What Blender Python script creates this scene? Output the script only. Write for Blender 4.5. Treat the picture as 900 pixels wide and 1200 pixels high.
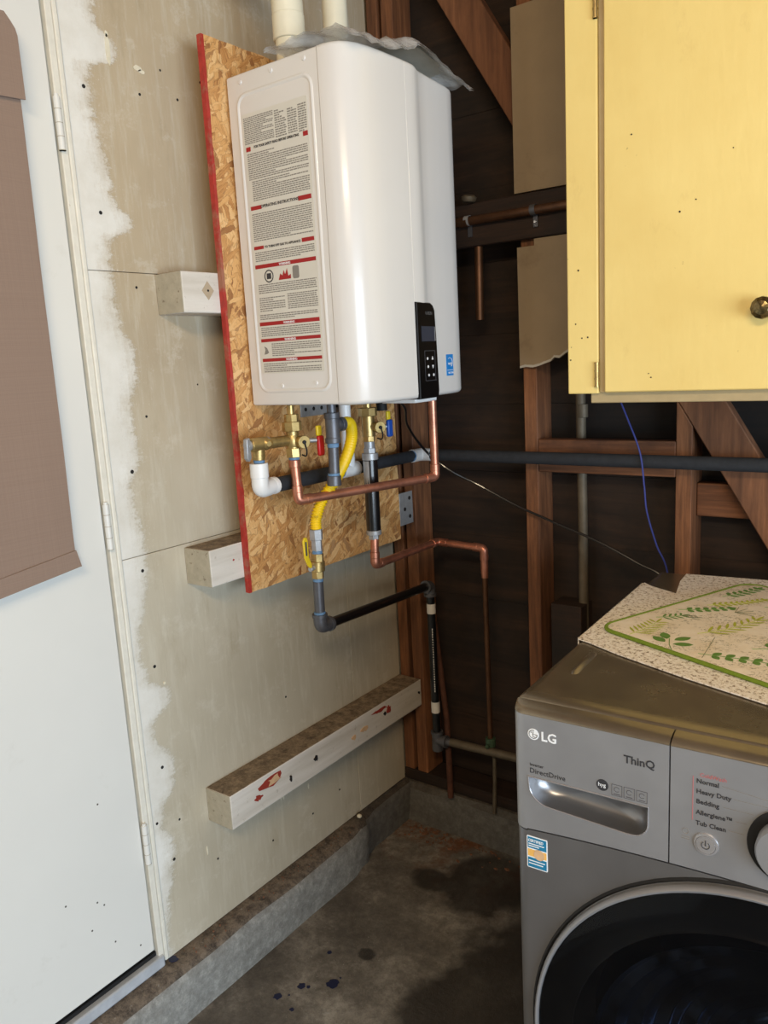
import bpy, bmesh, math, random
from mathutils import Vector, Matrix, noise as mnoise
for o in list(bpy.data.objects): bpy.data.objects.remove(o)
sc = bpy.context.scene
COL = sc.collection
R = math.radians
random.seed(7)

# ------------------------------------------------------------ camera
cd = bpy.data.cameras.new('camera'); cam = bpy.data.objects.new('camera', cd); COL.objects.link(cam)
cd.sensor_fit = 'VERTICAL'; cd.sensor_height = 36; cd.lens = 941.2/1200*36; cd.clip_start = .02
_r = Vector((0.80357165, 0.59276107, -0.05391583)); _u = Vector((-0.06796541, 0.18137142, 0.98106325)); _f = Vector((-0.59131489, 0.78469021, -0.18603218))
M = Matrix((( _r.x,_u.x,-_f.x),(_r.y,_u.y,-_f.y),(_r.z,_u.z,-_f.z))).to_4x4()
M.translation = (1.45166, -1.96407, 1.49269)
cam.matrix_world = M
sc.camera = cam
# ------------------------------------------------------------ view + light
sc.view_settings.view_transform = 'Standard'; sc.view_settings.look = 'None'
sc.view_settings.gamma = 1; sc.view_settings.use_curve_mapping = False
sc.view_settings.exposure = 0.22
w = bpy.data.worlds.new('world'); sc.world = w; w.use_nodes = True
wb = w.node_tree.nodes['Background']; wb.inputs[0].default_value = (.72,.82,1,1); wb.inputs[1].default_value = 0.8
def area(name, loc, target, sx, sy, power, col):
    l = bpy.data.lights.new(name, 'AREA'); l.shape = 'RECTANGLE'; l.size = sx; l.size_y = sy; l.energy = power; l.color = col
    o = bpy.data.objects.new(name, l); COL.objects.link(o); o.location = loc
    o.rotation_euler = (Vector(target)-Vector(loc)).to_track_quat('-Z','Y').to_euler(); return o
# daylight through the open garage door behind the camera
area('daylight_opening', (4.75,-2.75,.95), (0.2,-.9,.5), 3.4, 1.7, 172, (.72,.86,1.0))
# added warm fill from overhead, no lamp is seen there
area('warm_fill', (1.9,-2.9,2.62), (1.1,-1.0,1.2), 1.2, .3, 32, (1,.79,.53))

# ------------------------------------------------------------ helpers
def children(o): return [c for c in bpy.data.objects if c.parent == o]
def tag(o, label=None, cat=None, group=None, kind=None):
    if label: o['label'] = label
    if cat: o['category'] = cat
    if group: o['group'] = group
    if kind: o['kind'] = kind
    return o
def empty(name, loc, label=None, cat=None, group=None, kind=None, rz=0):
    o = bpy.data.objects.new(name, None); COL.objects.link(o); o.location = loc; o.rotation_euler = (0,0,rz)
    o.empty_display_size = .05
    o['_o'] = list(loc)
    return tag(o, label, cat, group, kind)
class B:
    def __init__(s): s.bm = bmesh.new()
    def v(s, p): return s.bm.verts.new(p)
    def box(s, x0,x1,y0,y1,z0,z1):
        vs = [s.v((x,y,z)) for x in (x0,x1) for y in (y0,y1) for z in (z0,z1)]
        for f in ((0,1,3,2),(4,6,7,5),(0,4,5,1),(2,3,7,6),(0,2,6,4),(1,5,7,3)): s.bm.faces.new([vs[i] for i in f])
        return s
    def loft(s, rings, cap=True, closed=True):
        rv = [[s.v(p) for p in r] for r in rings]; n = len(rv[0])
        for a,b in zip(rv, rv[1:]):
            for i in range(n if closed else n-1):
                j = (i+1)%n; s.bm.faces.new((a[i],a[j],b[j],b[i]))
        if cap and closed: s.bm.faces.new(rv[0][::-1]); s.bm.faces.new(rv[-1])
        return s
    def prism(s, pts, d):          # polygon pts (3D) extruded by vector d
        d = Vector(d); return s.loft([pts, [tuple(Vector(p)+d) for p in pts]])
    def tube(s, pts, r, segs=14, cap=True, mod=None):
        P = [Vector(p) for p in pts]; n = len(P); T = []
        for i in range(n):
            a = P[max(i-1,0)]; b = P[min(i+1,n-1)]; T.append((b-a).normalized())
        ref = Vector((0,0,1)) if abs(T[0].z) < .9 else Vector((1,0,0))
        N = (ref - T[0]*ref.dot(T[0])).normalized(); rings = []
        for i in range(n):
            if i: N = (N - T[i]*N.dot(T[i])).normalized()
            Bn = T[i].cross(N); rr = r[i] if isinstance(r,(list,tuple)) else r
            rings.append([tuple(P[i] + (N*math.cos(2*math.pi*k/segs)+Bn*math.sin(2*math.pi*k/segs))*rr) for k in range(segs)])
        return s.loft(rings, cap)
    def cyl(s, a, b, r, r1=None, segs=18):
        return s.tube([a,b], [r, r if r1 is None else r1], segs)
    def lathe(s, prof, o, ax, segs=48, cap=True):   # prof: (radius, height along ax)
        o = Vector(o); ax = Vector(ax).normalized(); ref = Vector((0,0,1)) if abs(ax.z)<.9 else Vector((1,0,0))
        N = (ref-ax*ref.dot(ax)).normalized(); Bn = ax.cross(N)
        return s.loft([[tuple(o+ax*h+(N*math.cos(2*math.pi*k/segs)+Bn*math.sin(2*math.pi*k/segs))*max(r,1e-5)) for k in range(segs)] for r,h in prof], cap)
    def build(s, name, mat, parent=None, bevel=0, smooth=40, label=None, kind=None, segs=2, world=True, loc=None):
        me = bpy.data.meshes.new(name); bmesh.ops.recalc_face_normals(s.bm, faces=s.bm.faces[:])
        off = Vector((0,0,0))
        root = parent
        while root is not None and root.parent is not None: root = root.parent
        if root is not None and world and '_o' in root: off = Vector(root['_o'])
        if loc is not None: off = Vector(loc)
        for v in s.bm.verts: v.co -= off
        if smooth:
            for f in s.bm.faces: f.smooth = True
        s.bm.to_mesh(me); s.bm.free()
        if smooth: me.set_sharp_from_angle(angle=R(smooth))
        me.materials.append(mat)
        o = bpy.data.objects.new(name, me); COL.objects.link(o)
        if parent is not None: o.parent = parent
        elif loc is not None: o.location = loc
        if bevel:
            m = o.modifiers.new('bevel','BEVEL'); m.width = bevel; m.segments = segs; m.limit_method = 'ANGLE'; m.angle_limit = R(50); m.harden_normals = False
        if label: o['label'] = label
        if kind: o['kind'] = kind
        return o
def fillet(pts, r, n=7):
    P = [Vector(p) for p in pts]; out = [P[0]]
    for i in range(1,len(P)-1):
        a = (P[i-1]-P[i]); b = (P[i+1]-P[i]); la,lb = a.length,b.length; a.normalize(); b.normalize()
        ang = a.angle(b)
        if ang > 3.1: out.append(P[i]); continue
        d = min(r/math.tan(ang/2), la*.48, lb*.48)
        p0 = P[i]+a*d; p1 = P[i]+b*d
        for k in range(n+1):
            t = k/n; out.append(p0*(1-t)**2 + P[i]*2*t*(1-t) + p1*t*t)
    out.append(P[-1]); return out
def spline(pts, n=8):
    P = [Vector(p) for p in pts]; P = [P[0]*2-P[1]]+P+[P[-1]*2-P[-2]]; out = []
    for i in range(1,len(P)-2):
        for k in range(n):
            t = k/n; a,b,c,d = P[i-1:i+3]
            out.append(.5*((2*b)+(c-a)*t+(2*a-5*b+4*c-d)*t*t+(3*b-a-3*c+d)*t**3))
    out.append(P[-2]); return out
def lettering(s, size, loc, xd, yd, mat, parent, name='lettering', align='LEFT', depth=.0002, sx=1, world=True, bold=0):
    cu = bpy.data.curves.new('txt','FONT'); cu.body = s; cu.size = size; cu.extrude = depth; cu.align_x = align; cu.offset = bold; cu.resolution_u = 2
    t = bpy.data.objects.new('txt', cu); COL.objects.link(t)
    dg = bpy.context.evaluated_depsgraph_get(); me = bpy.data.meshes.new_from_object(t.evaluated_get(dg))
    bpy.data.objects.remove(t); bpy.data.curves.remove(cu)
    xd = Vector(xd).normalized(); yd = Vector(yd).normalized(); nd = xd.cross(yd)
    root = parent
    while root.parent is not None: root = root.parent
    off = Vector(root['_o']) if world else Vector((0,0,0))
    L = Vector(loc)
    for v in me.vertices: v.co = L + xd*v.co.x*sx + yd*v.co.y + nd*v.co.z - off
    me.materials.clear(); me.materials.append(mat)
    o = bpy.data.objects.new(name, me); COL.objects.link(o); o.parent = parent; return o

# ------------------------------------------------------------ materials
def srgb(c):
    return tuple(((x/255)/12.92 if x/255 <= .04045 else ((x/255+.055)/1.055)**2.4) for x in c)+(1,)
class NT:
    def __init__(s, name):
        s.m = bpy.data.materials.new(name); s.m.use_nodes = True; s.t = s.m.node_tree; s.p = s.t.nodes['Principled BSDF']
    def n(s, typ, **kw):
        nd = s.t.nodes.new(typ)
        for k,v in kw.items():
            if k.startswith('i_'):
                key = k[2:]; key = int(key) if key.isdigit() else key.replace('_',' ')
                s.set(nd.inputs[key], v)
            else: setattr(nd, k, v)
        return nd
    def set(s, inp, v):
        if isinstance(v, bpy.types.NodeSocket): s.t.links.new(v, inp)
        else: inp.default_value = v
    def pos(s, scale=(1,1,1), rot=(0,0,0), obj=False):
        c = s.n('ShaderNodeTexCoord').outputs['Object'] if obj else s.n('ShaderNodeNewGeometry').outputs['Position']
        mp = s.n('ShaderNodeMapping'); s.set(mp.inputs[0], c); mp.inputs['Scale'].default_value = scale; mp.inputs['Rotation'].default_value = rot
        return mp.outputs[0]
    def noise(s, vec, scale, detail=4, rough=.6, dist=0):
        nd = s.n('ShaderNodeTexNoise'); s.set(nd.inputs['Vector'], vec); nd.inputs['Scale'].default_value = scale
        nd.inputs['Detail'].default_value = detail; nd.inputs['Roughness'].default_value = rough; nd.inputs['Distortion'].default_value = dist
        return nd.outputs[0]
    def ramp(s, fac, stops, interp='LINEAR'):
        nd = s.n('ShaderNodeValToRGB'); nd.color_ramp.interpolation = interp; s.set(nd.inputs[0], fac); e = nd.color_ramp.elements
        while len(e) < len(stops): e.new(.5)
        for i,(p,c) in enumerate(stops):
            e[i].position = p; e[i].color = c if len(c)==4 else c+(1,)
        return nd.outputs[0]
    def mix(s, f, a, b, typ='MIX'):
        nd = s.n('ShaderNodeMix', data_type='RGBA', blend_type=typ); s.set(nd.inputs[0], f); s.set(nd.inputs[6], a); s.set(nd.inputs[7], b); return nd.outputs[2]
    def math(s, op, a, b=0, c=0, clamp=False):
        nd = s.n('ShaderNodeMath', operation=op, use_clamp=clamp); s.set(nd.inputs[0], a); s.set(nd.inputs[1], b); s.set(nd.inputs[2], c); return nd.outputs[0]
    def mapr(s, v, a, b, c=0, d=1):
        nd = s.n('ShaderNodeMapRange'); s.set(nd.inputs[0], v)
        for i,x in enumerate((a,b,c,d)): nd.inputs[i+1].default_value = x
        return nd.outputs[0]
    def sep(s, v):
        nd = s.n('ShaderNodeSeparateXYZ'); s.set(nd.inputs[0], v); return nd.outputs
    def bump(s, h, dist=.002, strength=.5):
        nd = s.n('ShaderNodeBump'); s.set(nd.inputs['Height'], h); nd.inputs['Distance'].default_value = dist; nd.inputs['Strength'].default_value = strength
        s.set(s.p.inputs['Normal'], nd.outputs[0])
    def out(s, col=None, rough=.5, metal=0, spec=None, coat=0):
        if col is not None: s.set(s.p.inputs['Base Color'], col)
        s.set(s.p.inputs['Roughness'], rough); s.set(s.p.inputs['Metallic'], metal)
        if spec is not None: s.p.inputs['Specular IOR Level'].default_value = spec
        if coat: s.p.inputs['Coat Weight'].default_value = coat; s.p.inputs['Coat Roughness'].default_value = .05
        return s.m
def sc_(c, k): return tuple(x*k for x in c[:3])+(1,)
def pm(name, c, rough=.5, metal=0, var=.12, scale=30, bump=0, coat=0, dirt=None, dsc=8, dth=(.55,.75), obj=False, spec=None):
    N = NT(name); P = N.pos(obj=obj); c = srgb(c); n = N.noise(P, scale)
    col = N.ramp(n, [(.3, sc_(c,1-var)), (.7, sc_(c,1+var))])
    if dirt: col = N.mix(N.mapr(N.noise(P, dsc, 6, .7), *dth), col, srgb(dirt))
    if bump: N.bump(n, bump)
    return N.out(col, rough, metal, spec, coat)
def wood(name, c1, c2, axis, rough=.75, k=22, dark=None):
    N = NT(name); s = [k,k,k]; s['xyz'.index(axis)] = k*.07
    P = N.pos(tuple(s)); n = N.noise(P, 1.6, 6, .65, .6); n2 = N.noise(N.pos(tuple(x*3.4 for x in s)), 2, 3)
    col = N.ramp(n, [(.32, srgb(c1)), (.68, srgb(c2))]); col = N.mix(N.mapr(n2,.35,.7,0,.45), col, sc_(srgb(c1),.55))
    if dark: col = N.mix(N.mapr(N.noise(N.pos(),4,5,.7),.45,.7), col, srgb(dark))
    elif 'redwood' in name: col = N.mix(N.mapr(N.noise(N.pos((1,1,.3)),7,6,.7),.45,.72,0,.7), col, srgb((66,42,28)))
    N.bump(n2, .0015, .5); return N.out(col, rough)

m_cu = pm('copper', (206,140,114), .38, .8, .2, 18, dirt=(140,84,66), dsc=14, dth=(.5,.8))
m_cu_old = pm('old_copper', (105,75,55), .5, .8, .25, 14, dirt=(60,48,40), dsc=9)
m_brass = pm('brass', (186,160,104), .38, .8, .15, 40, dirt=(120,96,58), dsc=30, dth=(.52,.75))
m_galv = pm('galvanised_steel', (168,170,172), .42, .45, .12, 60)
m_iron = pm('dark_grey_iron', (98,99,104), .42, .5, .15, 50)
m_black = pm('black_coated_steel', (14,15,17), .3, 0, .1, 30, coat=.4)
m_foam = pm('black_foam', (38,41,46), .85, 0, .2, 60, bump=.001)
m_pvc = pm('white_plastic_pipe', (232,232,230), .35, 0, .03, 20)
m_pvc2 = pm('cream_plastic_pipe', (226,220,196), .4, 0, .04, 20)
m_blue_dope = pm('blue_sealant', (95,130,165), .6, 0, .25, 90)
m_red = pm('red_plastic', (190,28,30), .4, 0, .05)
m_yel = pm('yellow_plastic', (226,196,40), .4, 0, .05)
m_yflex = pm('yellow_flex_coating', (235,196,20), .42, 0, .06, dirt=(150,120,20), dsc=40, dth=(.6,.75))
m_blue = pm('blue_plastic', (30,80,170), .4, 0, .05)
m_chrome = pm('chrome', (205,205,208), .22, .7, .04)
m_ink = pm('dark_ink', (50,50,54), .6, 0, 0)
m_ink2 = pm('grey_fine_print', (132,128,121), .7, 0, 0)
m_white_ink = pm('white_ink', (235,238,240), .5, 0, 0)
m_redink = pm('red_ink', (160,30,32), .55, 0, .04)
m_pinkink = pm('faded_red_ink', (190,110,112), .6, 0, 0)
m_heater = pm('white_enamel', (220,217,212), .27, 0, .01, 8, coat=.15)
m_paper = pm('label_paper', (212,209,198), .5, 0, .02)
m_gloss_black = pm('glossy_black_plastic', (9,9,10), .35, 0, .05, spec=.25)
m_screen = pm('lcd_glass', (54,58,70), .3, 0, .03, spec=.3)
m_rubber = pm('black_rubber', (12,12,13), .7, 0, .1)
m_rust = pm('rusty_steel', (92,58,44), .8, .3, .3, 40, bump=.001)
m_oldgal = pm('old_galvanised', (104,94,78), .6, .4, .2, 30)
m_stud = wood('redwood_stud_upright', (92,56,32), (158,104,66), 'z')
m_studx = wood('redwood_stud_level', (88,54,32), (146,94,60), 'x', dark=(60,38,28))
m_studd = wood('redwood_brace', (96,60,38), (152,102,68), 'z', k=14)
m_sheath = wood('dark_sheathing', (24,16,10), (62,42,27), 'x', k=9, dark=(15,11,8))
m_rail = wood('dark_rail_wood', (36,24,17), (62,41,27), 'x', dark=(24,19,15))
m_ceil = wood('ceiling_wood', (120,82,54), (160,112,76), 'y')

m_endg = pm('weathered_end_grain', (176,168,148), .85, 0, .1, 60, bump=.002, dirt=(110,96,76), dsc=70, dth=(.6,.68))
# ------------------------------------------------------------ SETTING
# floor
N = NT('concrete_floor'); P = N.pos(); a = N.noise(P, 3.4, 9, .76); b = N.noise(P, 48, 6, .8)
col = N.ramp(a, [(.34, srgb((74,70,64))), (.5, srgb((112,107,99))), (.64, srgb((158,153,143)))])
col = N.mix(N.mapr(b,.42,.68,0,.6), col, srgb((70,65,60)))
col = N.mix(N.mapr(N.noise(P,90,3,.8),.66,.70,0,.5), col, srgb((180,176,166)))
col = N.mix(N.math('MULTIPLY', N.mapr(N.noise(P,6,5,.7),.5,.66), N.mapr(N.sep(P)[1],-.35,-.02)), col, srgb((112,72,44)))
X,Y,Z = N.sep(P)
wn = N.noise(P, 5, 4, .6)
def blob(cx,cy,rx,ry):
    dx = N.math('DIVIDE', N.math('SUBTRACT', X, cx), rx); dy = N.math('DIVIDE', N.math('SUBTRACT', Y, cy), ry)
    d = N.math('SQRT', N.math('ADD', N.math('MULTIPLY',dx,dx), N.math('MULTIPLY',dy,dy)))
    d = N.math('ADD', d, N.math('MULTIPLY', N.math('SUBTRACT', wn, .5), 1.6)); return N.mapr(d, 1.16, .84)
wet_shade = N.math('MAXIMUM', N.math('MAXIMUM', blob(.60,-.60,.15,.42), blob(.40,-.17,.15,.15)), N.math('MAXIMUM', blob(.26,-.24,.07,.05), blob(.275,-.58,.025,.022)))  # damp spots; the long one also paints in the washer's shade
col = N.mix(N.math('MULTIPLY', wet_shade, .78), col, srgb((38,35,33)))
scr = N.noise(N.pos((1,1,1),(0,0,.6)), 9, 8, .8, 1.5)
col = N.mix(N.mapr(scr,.66,.72,0,.5), col, srgb((175,168,155)))
rough = N.math('SUBTRACT', .78, N.math('MULTIPLY', wet_shade, .4))
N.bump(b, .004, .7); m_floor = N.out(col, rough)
B().box(-.12,5.0,-4.8,.12,-.1,0).build('floor', m_floor, kind='structure', smooth=0)['label'] = 'stained grey concrete garage floor with a dark patch of damp and painted washer shade'

# concrete curbs
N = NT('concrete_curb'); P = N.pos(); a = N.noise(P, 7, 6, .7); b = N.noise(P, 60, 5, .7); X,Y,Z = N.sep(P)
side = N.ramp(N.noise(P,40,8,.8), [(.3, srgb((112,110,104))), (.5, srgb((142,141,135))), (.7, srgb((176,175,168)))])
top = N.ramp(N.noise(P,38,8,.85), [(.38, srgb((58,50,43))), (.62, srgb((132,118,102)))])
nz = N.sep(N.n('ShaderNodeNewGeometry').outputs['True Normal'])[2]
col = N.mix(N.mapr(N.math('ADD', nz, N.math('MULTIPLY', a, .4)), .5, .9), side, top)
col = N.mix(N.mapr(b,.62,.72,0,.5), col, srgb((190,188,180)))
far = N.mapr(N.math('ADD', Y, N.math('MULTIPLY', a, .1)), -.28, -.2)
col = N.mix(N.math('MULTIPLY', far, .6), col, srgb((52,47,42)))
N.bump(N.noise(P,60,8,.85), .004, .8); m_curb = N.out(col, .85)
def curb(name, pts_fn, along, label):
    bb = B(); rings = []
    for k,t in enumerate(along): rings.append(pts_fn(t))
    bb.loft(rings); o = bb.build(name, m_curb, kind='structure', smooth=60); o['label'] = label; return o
def cl(y):
    w = .062 if y < -.30 else (.050 if y < -.26 else (.03 if y < -.2 else .022))
    j = lambda s: .005*mnoise.noise(Vector((y*6, s, 0)))
    return [(-.10,y,0),(w-.004+j(1),y,0),(w+j(2),y,.05),(w+j(3),y,.105),(w-.006+j(3),y,.124+j(4)),(w-.02,y,.134+j(5)),(0.004,y,.1375),(-.10,y,.1375)]
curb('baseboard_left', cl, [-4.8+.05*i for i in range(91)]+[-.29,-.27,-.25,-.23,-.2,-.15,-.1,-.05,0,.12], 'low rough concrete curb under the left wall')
def cb(x):
    j = lambda s: .007*mnoise.noise(Vector((x*7, s, 3)))
    return [(x,.12,0),(x,-.018+j(1),0),(x,-.012+j(2),.05),(x,-.006+j(3),.11),(x,.004,.128+j(4)),(x,.02,.137),(x,.12,.137)]
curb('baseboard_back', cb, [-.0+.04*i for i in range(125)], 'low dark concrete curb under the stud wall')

# left wall: drywall sheets
N = NT('primed_drywall'); P = N.pos(); X,Y,Z = N.sep(P)
n1 = N.noise(P, 1.7, 5, .6); n2 = N.noise(P, 8, 6, .7); n3 = N.noise(P, 70, 3, .6)
warm = N.ramp(n1, [(.3, srgb((172,154,126))), (.7, srgb((193,177,148)))])
cool = N.ramp(n1, [(.3, srgb((176,166,143))), (.7, srgb((197,188,167)))])
col = N.mix(N.mapr(N.math('ADD', Z, N.math('MULTIPLY', N.math('SUBTRACT', n2,.5), .5)), 1.75, 1.0), warm, cool)
col = N.mix(N.mapr(N.noise(N.pos((1,9,1.2)),5,6,.7), .50, .66, 0, .42), col, srgb((206,199,180)))
col = N.mix(N.mapr(N.noise(N.pos((1,1,.35)),11,5,.7), .58, .72, 0, .3), col, srgb((148,132,102)))
col = N.mix(N.mapr(N.noise(N.pos((1,70,2.5)),2,5,.7), .55, .7, 0, .16), col, srgb((150,136,108)))
# ragged edge of white paint beside the door
cv = N.n('ShaderNodeFloatCurve'); c_ = cv.mapping.curves[0]
pts = [(.153,-.965),(.346,-.933),(.416,-.92),(.47,-.948),(.55,-.905),(.61,-.897),(.694,-.944),(.75,-.893),(.775,-.89),(.815,-.939),(.9,-.951),(1.0,-.924),(1.12,-.91),(1.256,-.926),(1.307,-.9),(1.418,-.904),(1.506,-.881),(1.6,-.91),(1.68,-.915),(1.76,-.912),(1.795,-.852),(1.83,-.89),(1.91,-.899),(2.0,-.916),(2.09,-.914),(2.105,-.85),(2.13,-.845),(2.18,-.89),(2.4,-.88)]
c_.points[0].location = (.03,.2); c_.points[1].location = (1,.6)
for z,y in pts: c_.points.new(z/2.5, (y+1)*4)
cv.mapping.update()
N.set(cv.inputs[1], N.math('DIVIDE', Z, 2.5))
yb = N.math('SUBTRACT', N.math('DIVIDE', cv.outputs[0], 4), 1)
edge = N.math('ADD', N.math('SUBTRACT', yb, Y), N.math('ADD', N.math('MULTIPLY', N.math('SUBTRACT', N.noise(N.pos((1,.8,2.2)),22,7,.85), .5), .085), N.math('MULTIPLY', N.math('SUBTRACT', N.noise(P,160,4,.9), .5), .04)))
mask = N.math('MULTIPLY', N.mapr(edge, -.004, .006), N.mapr(N.math('ADD', edge, N.math('MULTIPLY', N.noise(N.pos((1,3,.8)),16,6,.8), .10)), .035, .085, .35, 1))
wh = N.ramp(n2, [(.3, srgb((214,210,198))), (.7, srgb((232,230,222)))])
pt = N.math('MULTIPLY', N.mapr(N.noise(N.pos((1,2.2,3.2)),3.2,7,.72),.54,.60), N.mapr(N.noise(P,30,6,.85),.42,.56))
col = N.mix(N.math('MULTIPLY',pt,.30), col, srgb((214,208,192)))
col = N.mix(mask, col, wh)
sp = N.math('MULTIPLY', N.mapr(N.noise(P,130,4,.9), .60, .64), N.math('MAXIMUM', N.math('MULTIPLY', N.mapr(edge, -.07, 0), N.mapr(n2,.42,.6)), N.math('MULTIPLY', N.mapr(N.noise(P,6,4,.6),.56,.68), .5)))
col = N.mix(N.math('MULTIPLY', sp, .7), col, srgb((226,223,212)))
N.bump(N.math('ADD', N.math('MULTIPLY', n3, .3), mask), .0012, .5)
m_dry = N.out(col, .7)
wl = empty('wall_left', (0,0,0), 'left drywall wall, tan primer with a ragged white painted edge by the door', kind='structure')
def sheet(y0,y1,z0,z1): B().box(-.0127,0,y0,y1,z0,z1).build('drywall_sheet', m_dry, wl, bevel=.001, smooth=0)
g = .0006
sheet(-.972,-0.001,1.70+g,2.75); sheet(-.972,-.001,1.103+g,1.70-g)
sheet(-.972,-.239,.139,1.103-g); sheet(-.237,-.001,.139,1.103-g)
sheet(-4.8,-1.84,.139,2.75); sheet(-1.838,-.974,2.21,2.75)
B().box(-.10,-.0135,-.96,.1295,.1378,2.75).build('wall_core', m_dry, wl, smooth=0)
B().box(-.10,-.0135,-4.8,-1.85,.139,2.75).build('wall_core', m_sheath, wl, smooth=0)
# screw holes and marks
bb = B()
m_hole = pm('dark_screw_hole', (30,26,24), .8)
for (y,z,r) in [(-.933,2.047,.004),(-.927,1.813,.004),(-.922,1.287,.0045),(-.924,1.069,.004),(-.921,.847,.004),(-.931,.607,.004),(-.962,.482,.0035),(-.927,.372,.004),(-.611,.245,.003),(-.80,2.06,.003),(-.70,2.07,.003),(-.74,2.12,.0025),(-.86,1.67,.003),(-.90,.46,.003),(-.80,.30,.003),(-.45,.24,.003),(-.33,.255,.003),(-.52,.62,.003),(-.87,1.40,.003),(-.72,1.46,.002),(-.63,2.12,.003)]:
    bb.cyl((-.002,y,z),(.0006,y,z),r,segs=8)
bb.build('screw_hole', m_hole, wl, kind='stuff', label='dark screw holes and nicks in the drywall')
m_splat = pm('cream_filler', (222,214,190), .5)
bb = B()
for y,z,ry,rz_ in [(-.868,2.13,.006,.03),(-.80,2.11,.010,.006),(-.79,2.105,.008,.004),(-.868,2.157,.004,.006),(-.57,.36,.003,.018),(-.56,.352,.0025,.014),(-.59,.372,.002,.009),(-.45,.36,.003,.012),(-.46,.33,.002,.008),(-.83,.34,.002,.012),(-.70,.41,.002,.008),(-.90,.80,.003,.004),(-.40,.40,.002,.006)]:
    pts_ = [(.0,y+ry*math.cos(t*.63)*random.uniform(.75,1.15),z+rz_*math.sin(t*.63)*random.uniform(.85,1.1)) for t in range(10)]
    bb.prism(pts_, (.0015,0,0))
bb.build('filler_dab', m_splat, wl, kind='stuff', label='cream dabs of filler')

# door and its trim
m_door = pm('white_door_paint', (222,221,214), .38, 0, .02, 3, dirt=(205,202,192), dsc=5, dth=(.62,.85), bump=.0004)
d = empty('door_1', (-.01,-1.41,.184), 'plain white flush door closed in the left wall', kind='structure')
B().box(-.045,-.002,-1.82,-1.006,.184,2.20).build('door_slab', m_door, d, bevel=.002)
for z in (1.965,1.182,.452):
    h = B().cyl((.006,-1.0,z-.048),(.006,-1.0,z+.048),.0065,segs=12).build('hinge', m_door, d)
    for k in range(4): B().cyl((.006,-1.0,z-.048+.0245*k),(.006,-1.0,z-.0468+.0245*k),.0068,segs=12).build('knuckle_ring', m_endg, h)
    B().cyl((.006,-1.0,z+.048),(.006,-1.0,z+.053),.0045,segs=10).build('hinge_pin', m_door, h)
bb = B()
m_chip = pm('scuff_mark', (90,86,80), .7)
for y,z in [(-1.10,.60),(-1.115,.37),(-1.13,.385),(-1.04,.22),(-1.10,.27),(-1.2,.42),(-1.15,.33)]: bb.cyl((-.003,y,z),(-.0015,y,z),.0022,segs=7)
bb.build('scuff', m_chip, d, kind='stuff', label='tiny dark scuffs on the door')
m_trim = pm('chipped_white_trim', (224,220,206), .5, 0, .06, 40, dirt=(176,150,110), dsc=26, dth=(.66,.74), bump=.001)
t = empty('trim_1', (0,-.985,.14), 'white painted door jamb edge with chipped paint', kind='structure')
B().box(-.09,.003,-1.0,-.985,.150,2.21).build('jamb', m_trim, t, bevel=.002)
B().box(-.09,.0045,-.9845,-.9735,.142,2.21).build('casing_bead', m_trim, t, bevel=.003)
t = empty('trim_2', (0,-1.836,.14), 'far white door jamb', kind='structure')
B().box(-.09,.004,-1.838,-1.822,.14,2.21).build('jamb', m_trim, t, bevel=.002)
B().box(-.09,.004,-1.822,-1.0,2.203,2.21).build('head_jamb', m_trim, t)
t = empty('trim_3', (0,-1.4,.1376), 'pale metal door threshold on the curb', kind='structure')
B().box(-.10,.012,-1.821,-.99,.1378,.166).build('sill', pm('pale_threshold',(200,206,212),.4,.3), t, bevel=.004)
B().box(-.10,-.004,-1.821,-1.002,.166,.176).build('sweep_strip', m_rubber, t)

# back wall: sheathing boards, studs, braces
wk = empty('wall_back', (0,0,0), 'open stud wall of reddish lumber over dark sheathing', kind='structure')
z = .175; k = 0
while z < 2.75:
    z1 = min(z+.196, 2.75)
    for x0,x1 in ((-.1,1.62),(1.624,3.3),(3.304,5.0)):
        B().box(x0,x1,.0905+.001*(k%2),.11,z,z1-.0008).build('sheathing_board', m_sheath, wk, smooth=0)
        k += 1
    z = z1
def stud(x0,x1,z0,z1,y0=0,y1=.0895,m=None,name='stud'): return B().box(x0,x1,y0,y1,z0,z1).build(name, m or m_stud, wk, bevel=.003)
stud(.003,.039,.1755,2.75); stud(.052,.092,.1755,2.75)
stud(.460,.499,.1755,2.06); stud(.461,.499,2.2,2.75)
bb = B(); bb.prism([(.862,0,.1755),(.900,0,.1755),(.900,0,1.298),(.862,0,1.361)],(0,.0895,0)); bb.build('stud', m_stud, wk, bevel=.002)
for x in (1.27,1.68,2.08,2.5,2.9,3.3,3.7,4.1,4.5): stud(x,x+.038,.1755,2.75)
for a_,b_ in ((.0,1.9),(1.903,5)): B().box(a_,b_,0,.0895,.1375,.175).build('bottom_plate', m_rail, wk, bevel=.003)
stud(.4995,.8615,1.174,1.262,0,.038,m_studx,'fire_block')
stud(.9005,1.2695,1.074,1.156,.042,.08,m_studx,'fire_block')
stud(.523,.612,.60,.806,.012,.0895,m_rail,'stud_offcut')  # dark wood on the offcut paints in the low shade behind the washer
stud(.62,.8615,2.3,2.39,0,.038,m_studx,'fire_block')
# diagonal braces as one long let-in member
def bx(z): return .233+.6035*(2.405-z)
bb = B(); bb.prism([(bx(2.75),0,2.75),(bx(2.75)+.108,0,2.75),(bx(.5)+.108,0,.5),(bx(.5),0,.5)],(0,.038,0)); bb.build('diagonal_brace', m_studd, wk, bevel=.003)
B().box(-.12,5.0,.1105,.13,.1376,2.75).build('outer_siding', m_sheath, wk, smooth=0)
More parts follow.
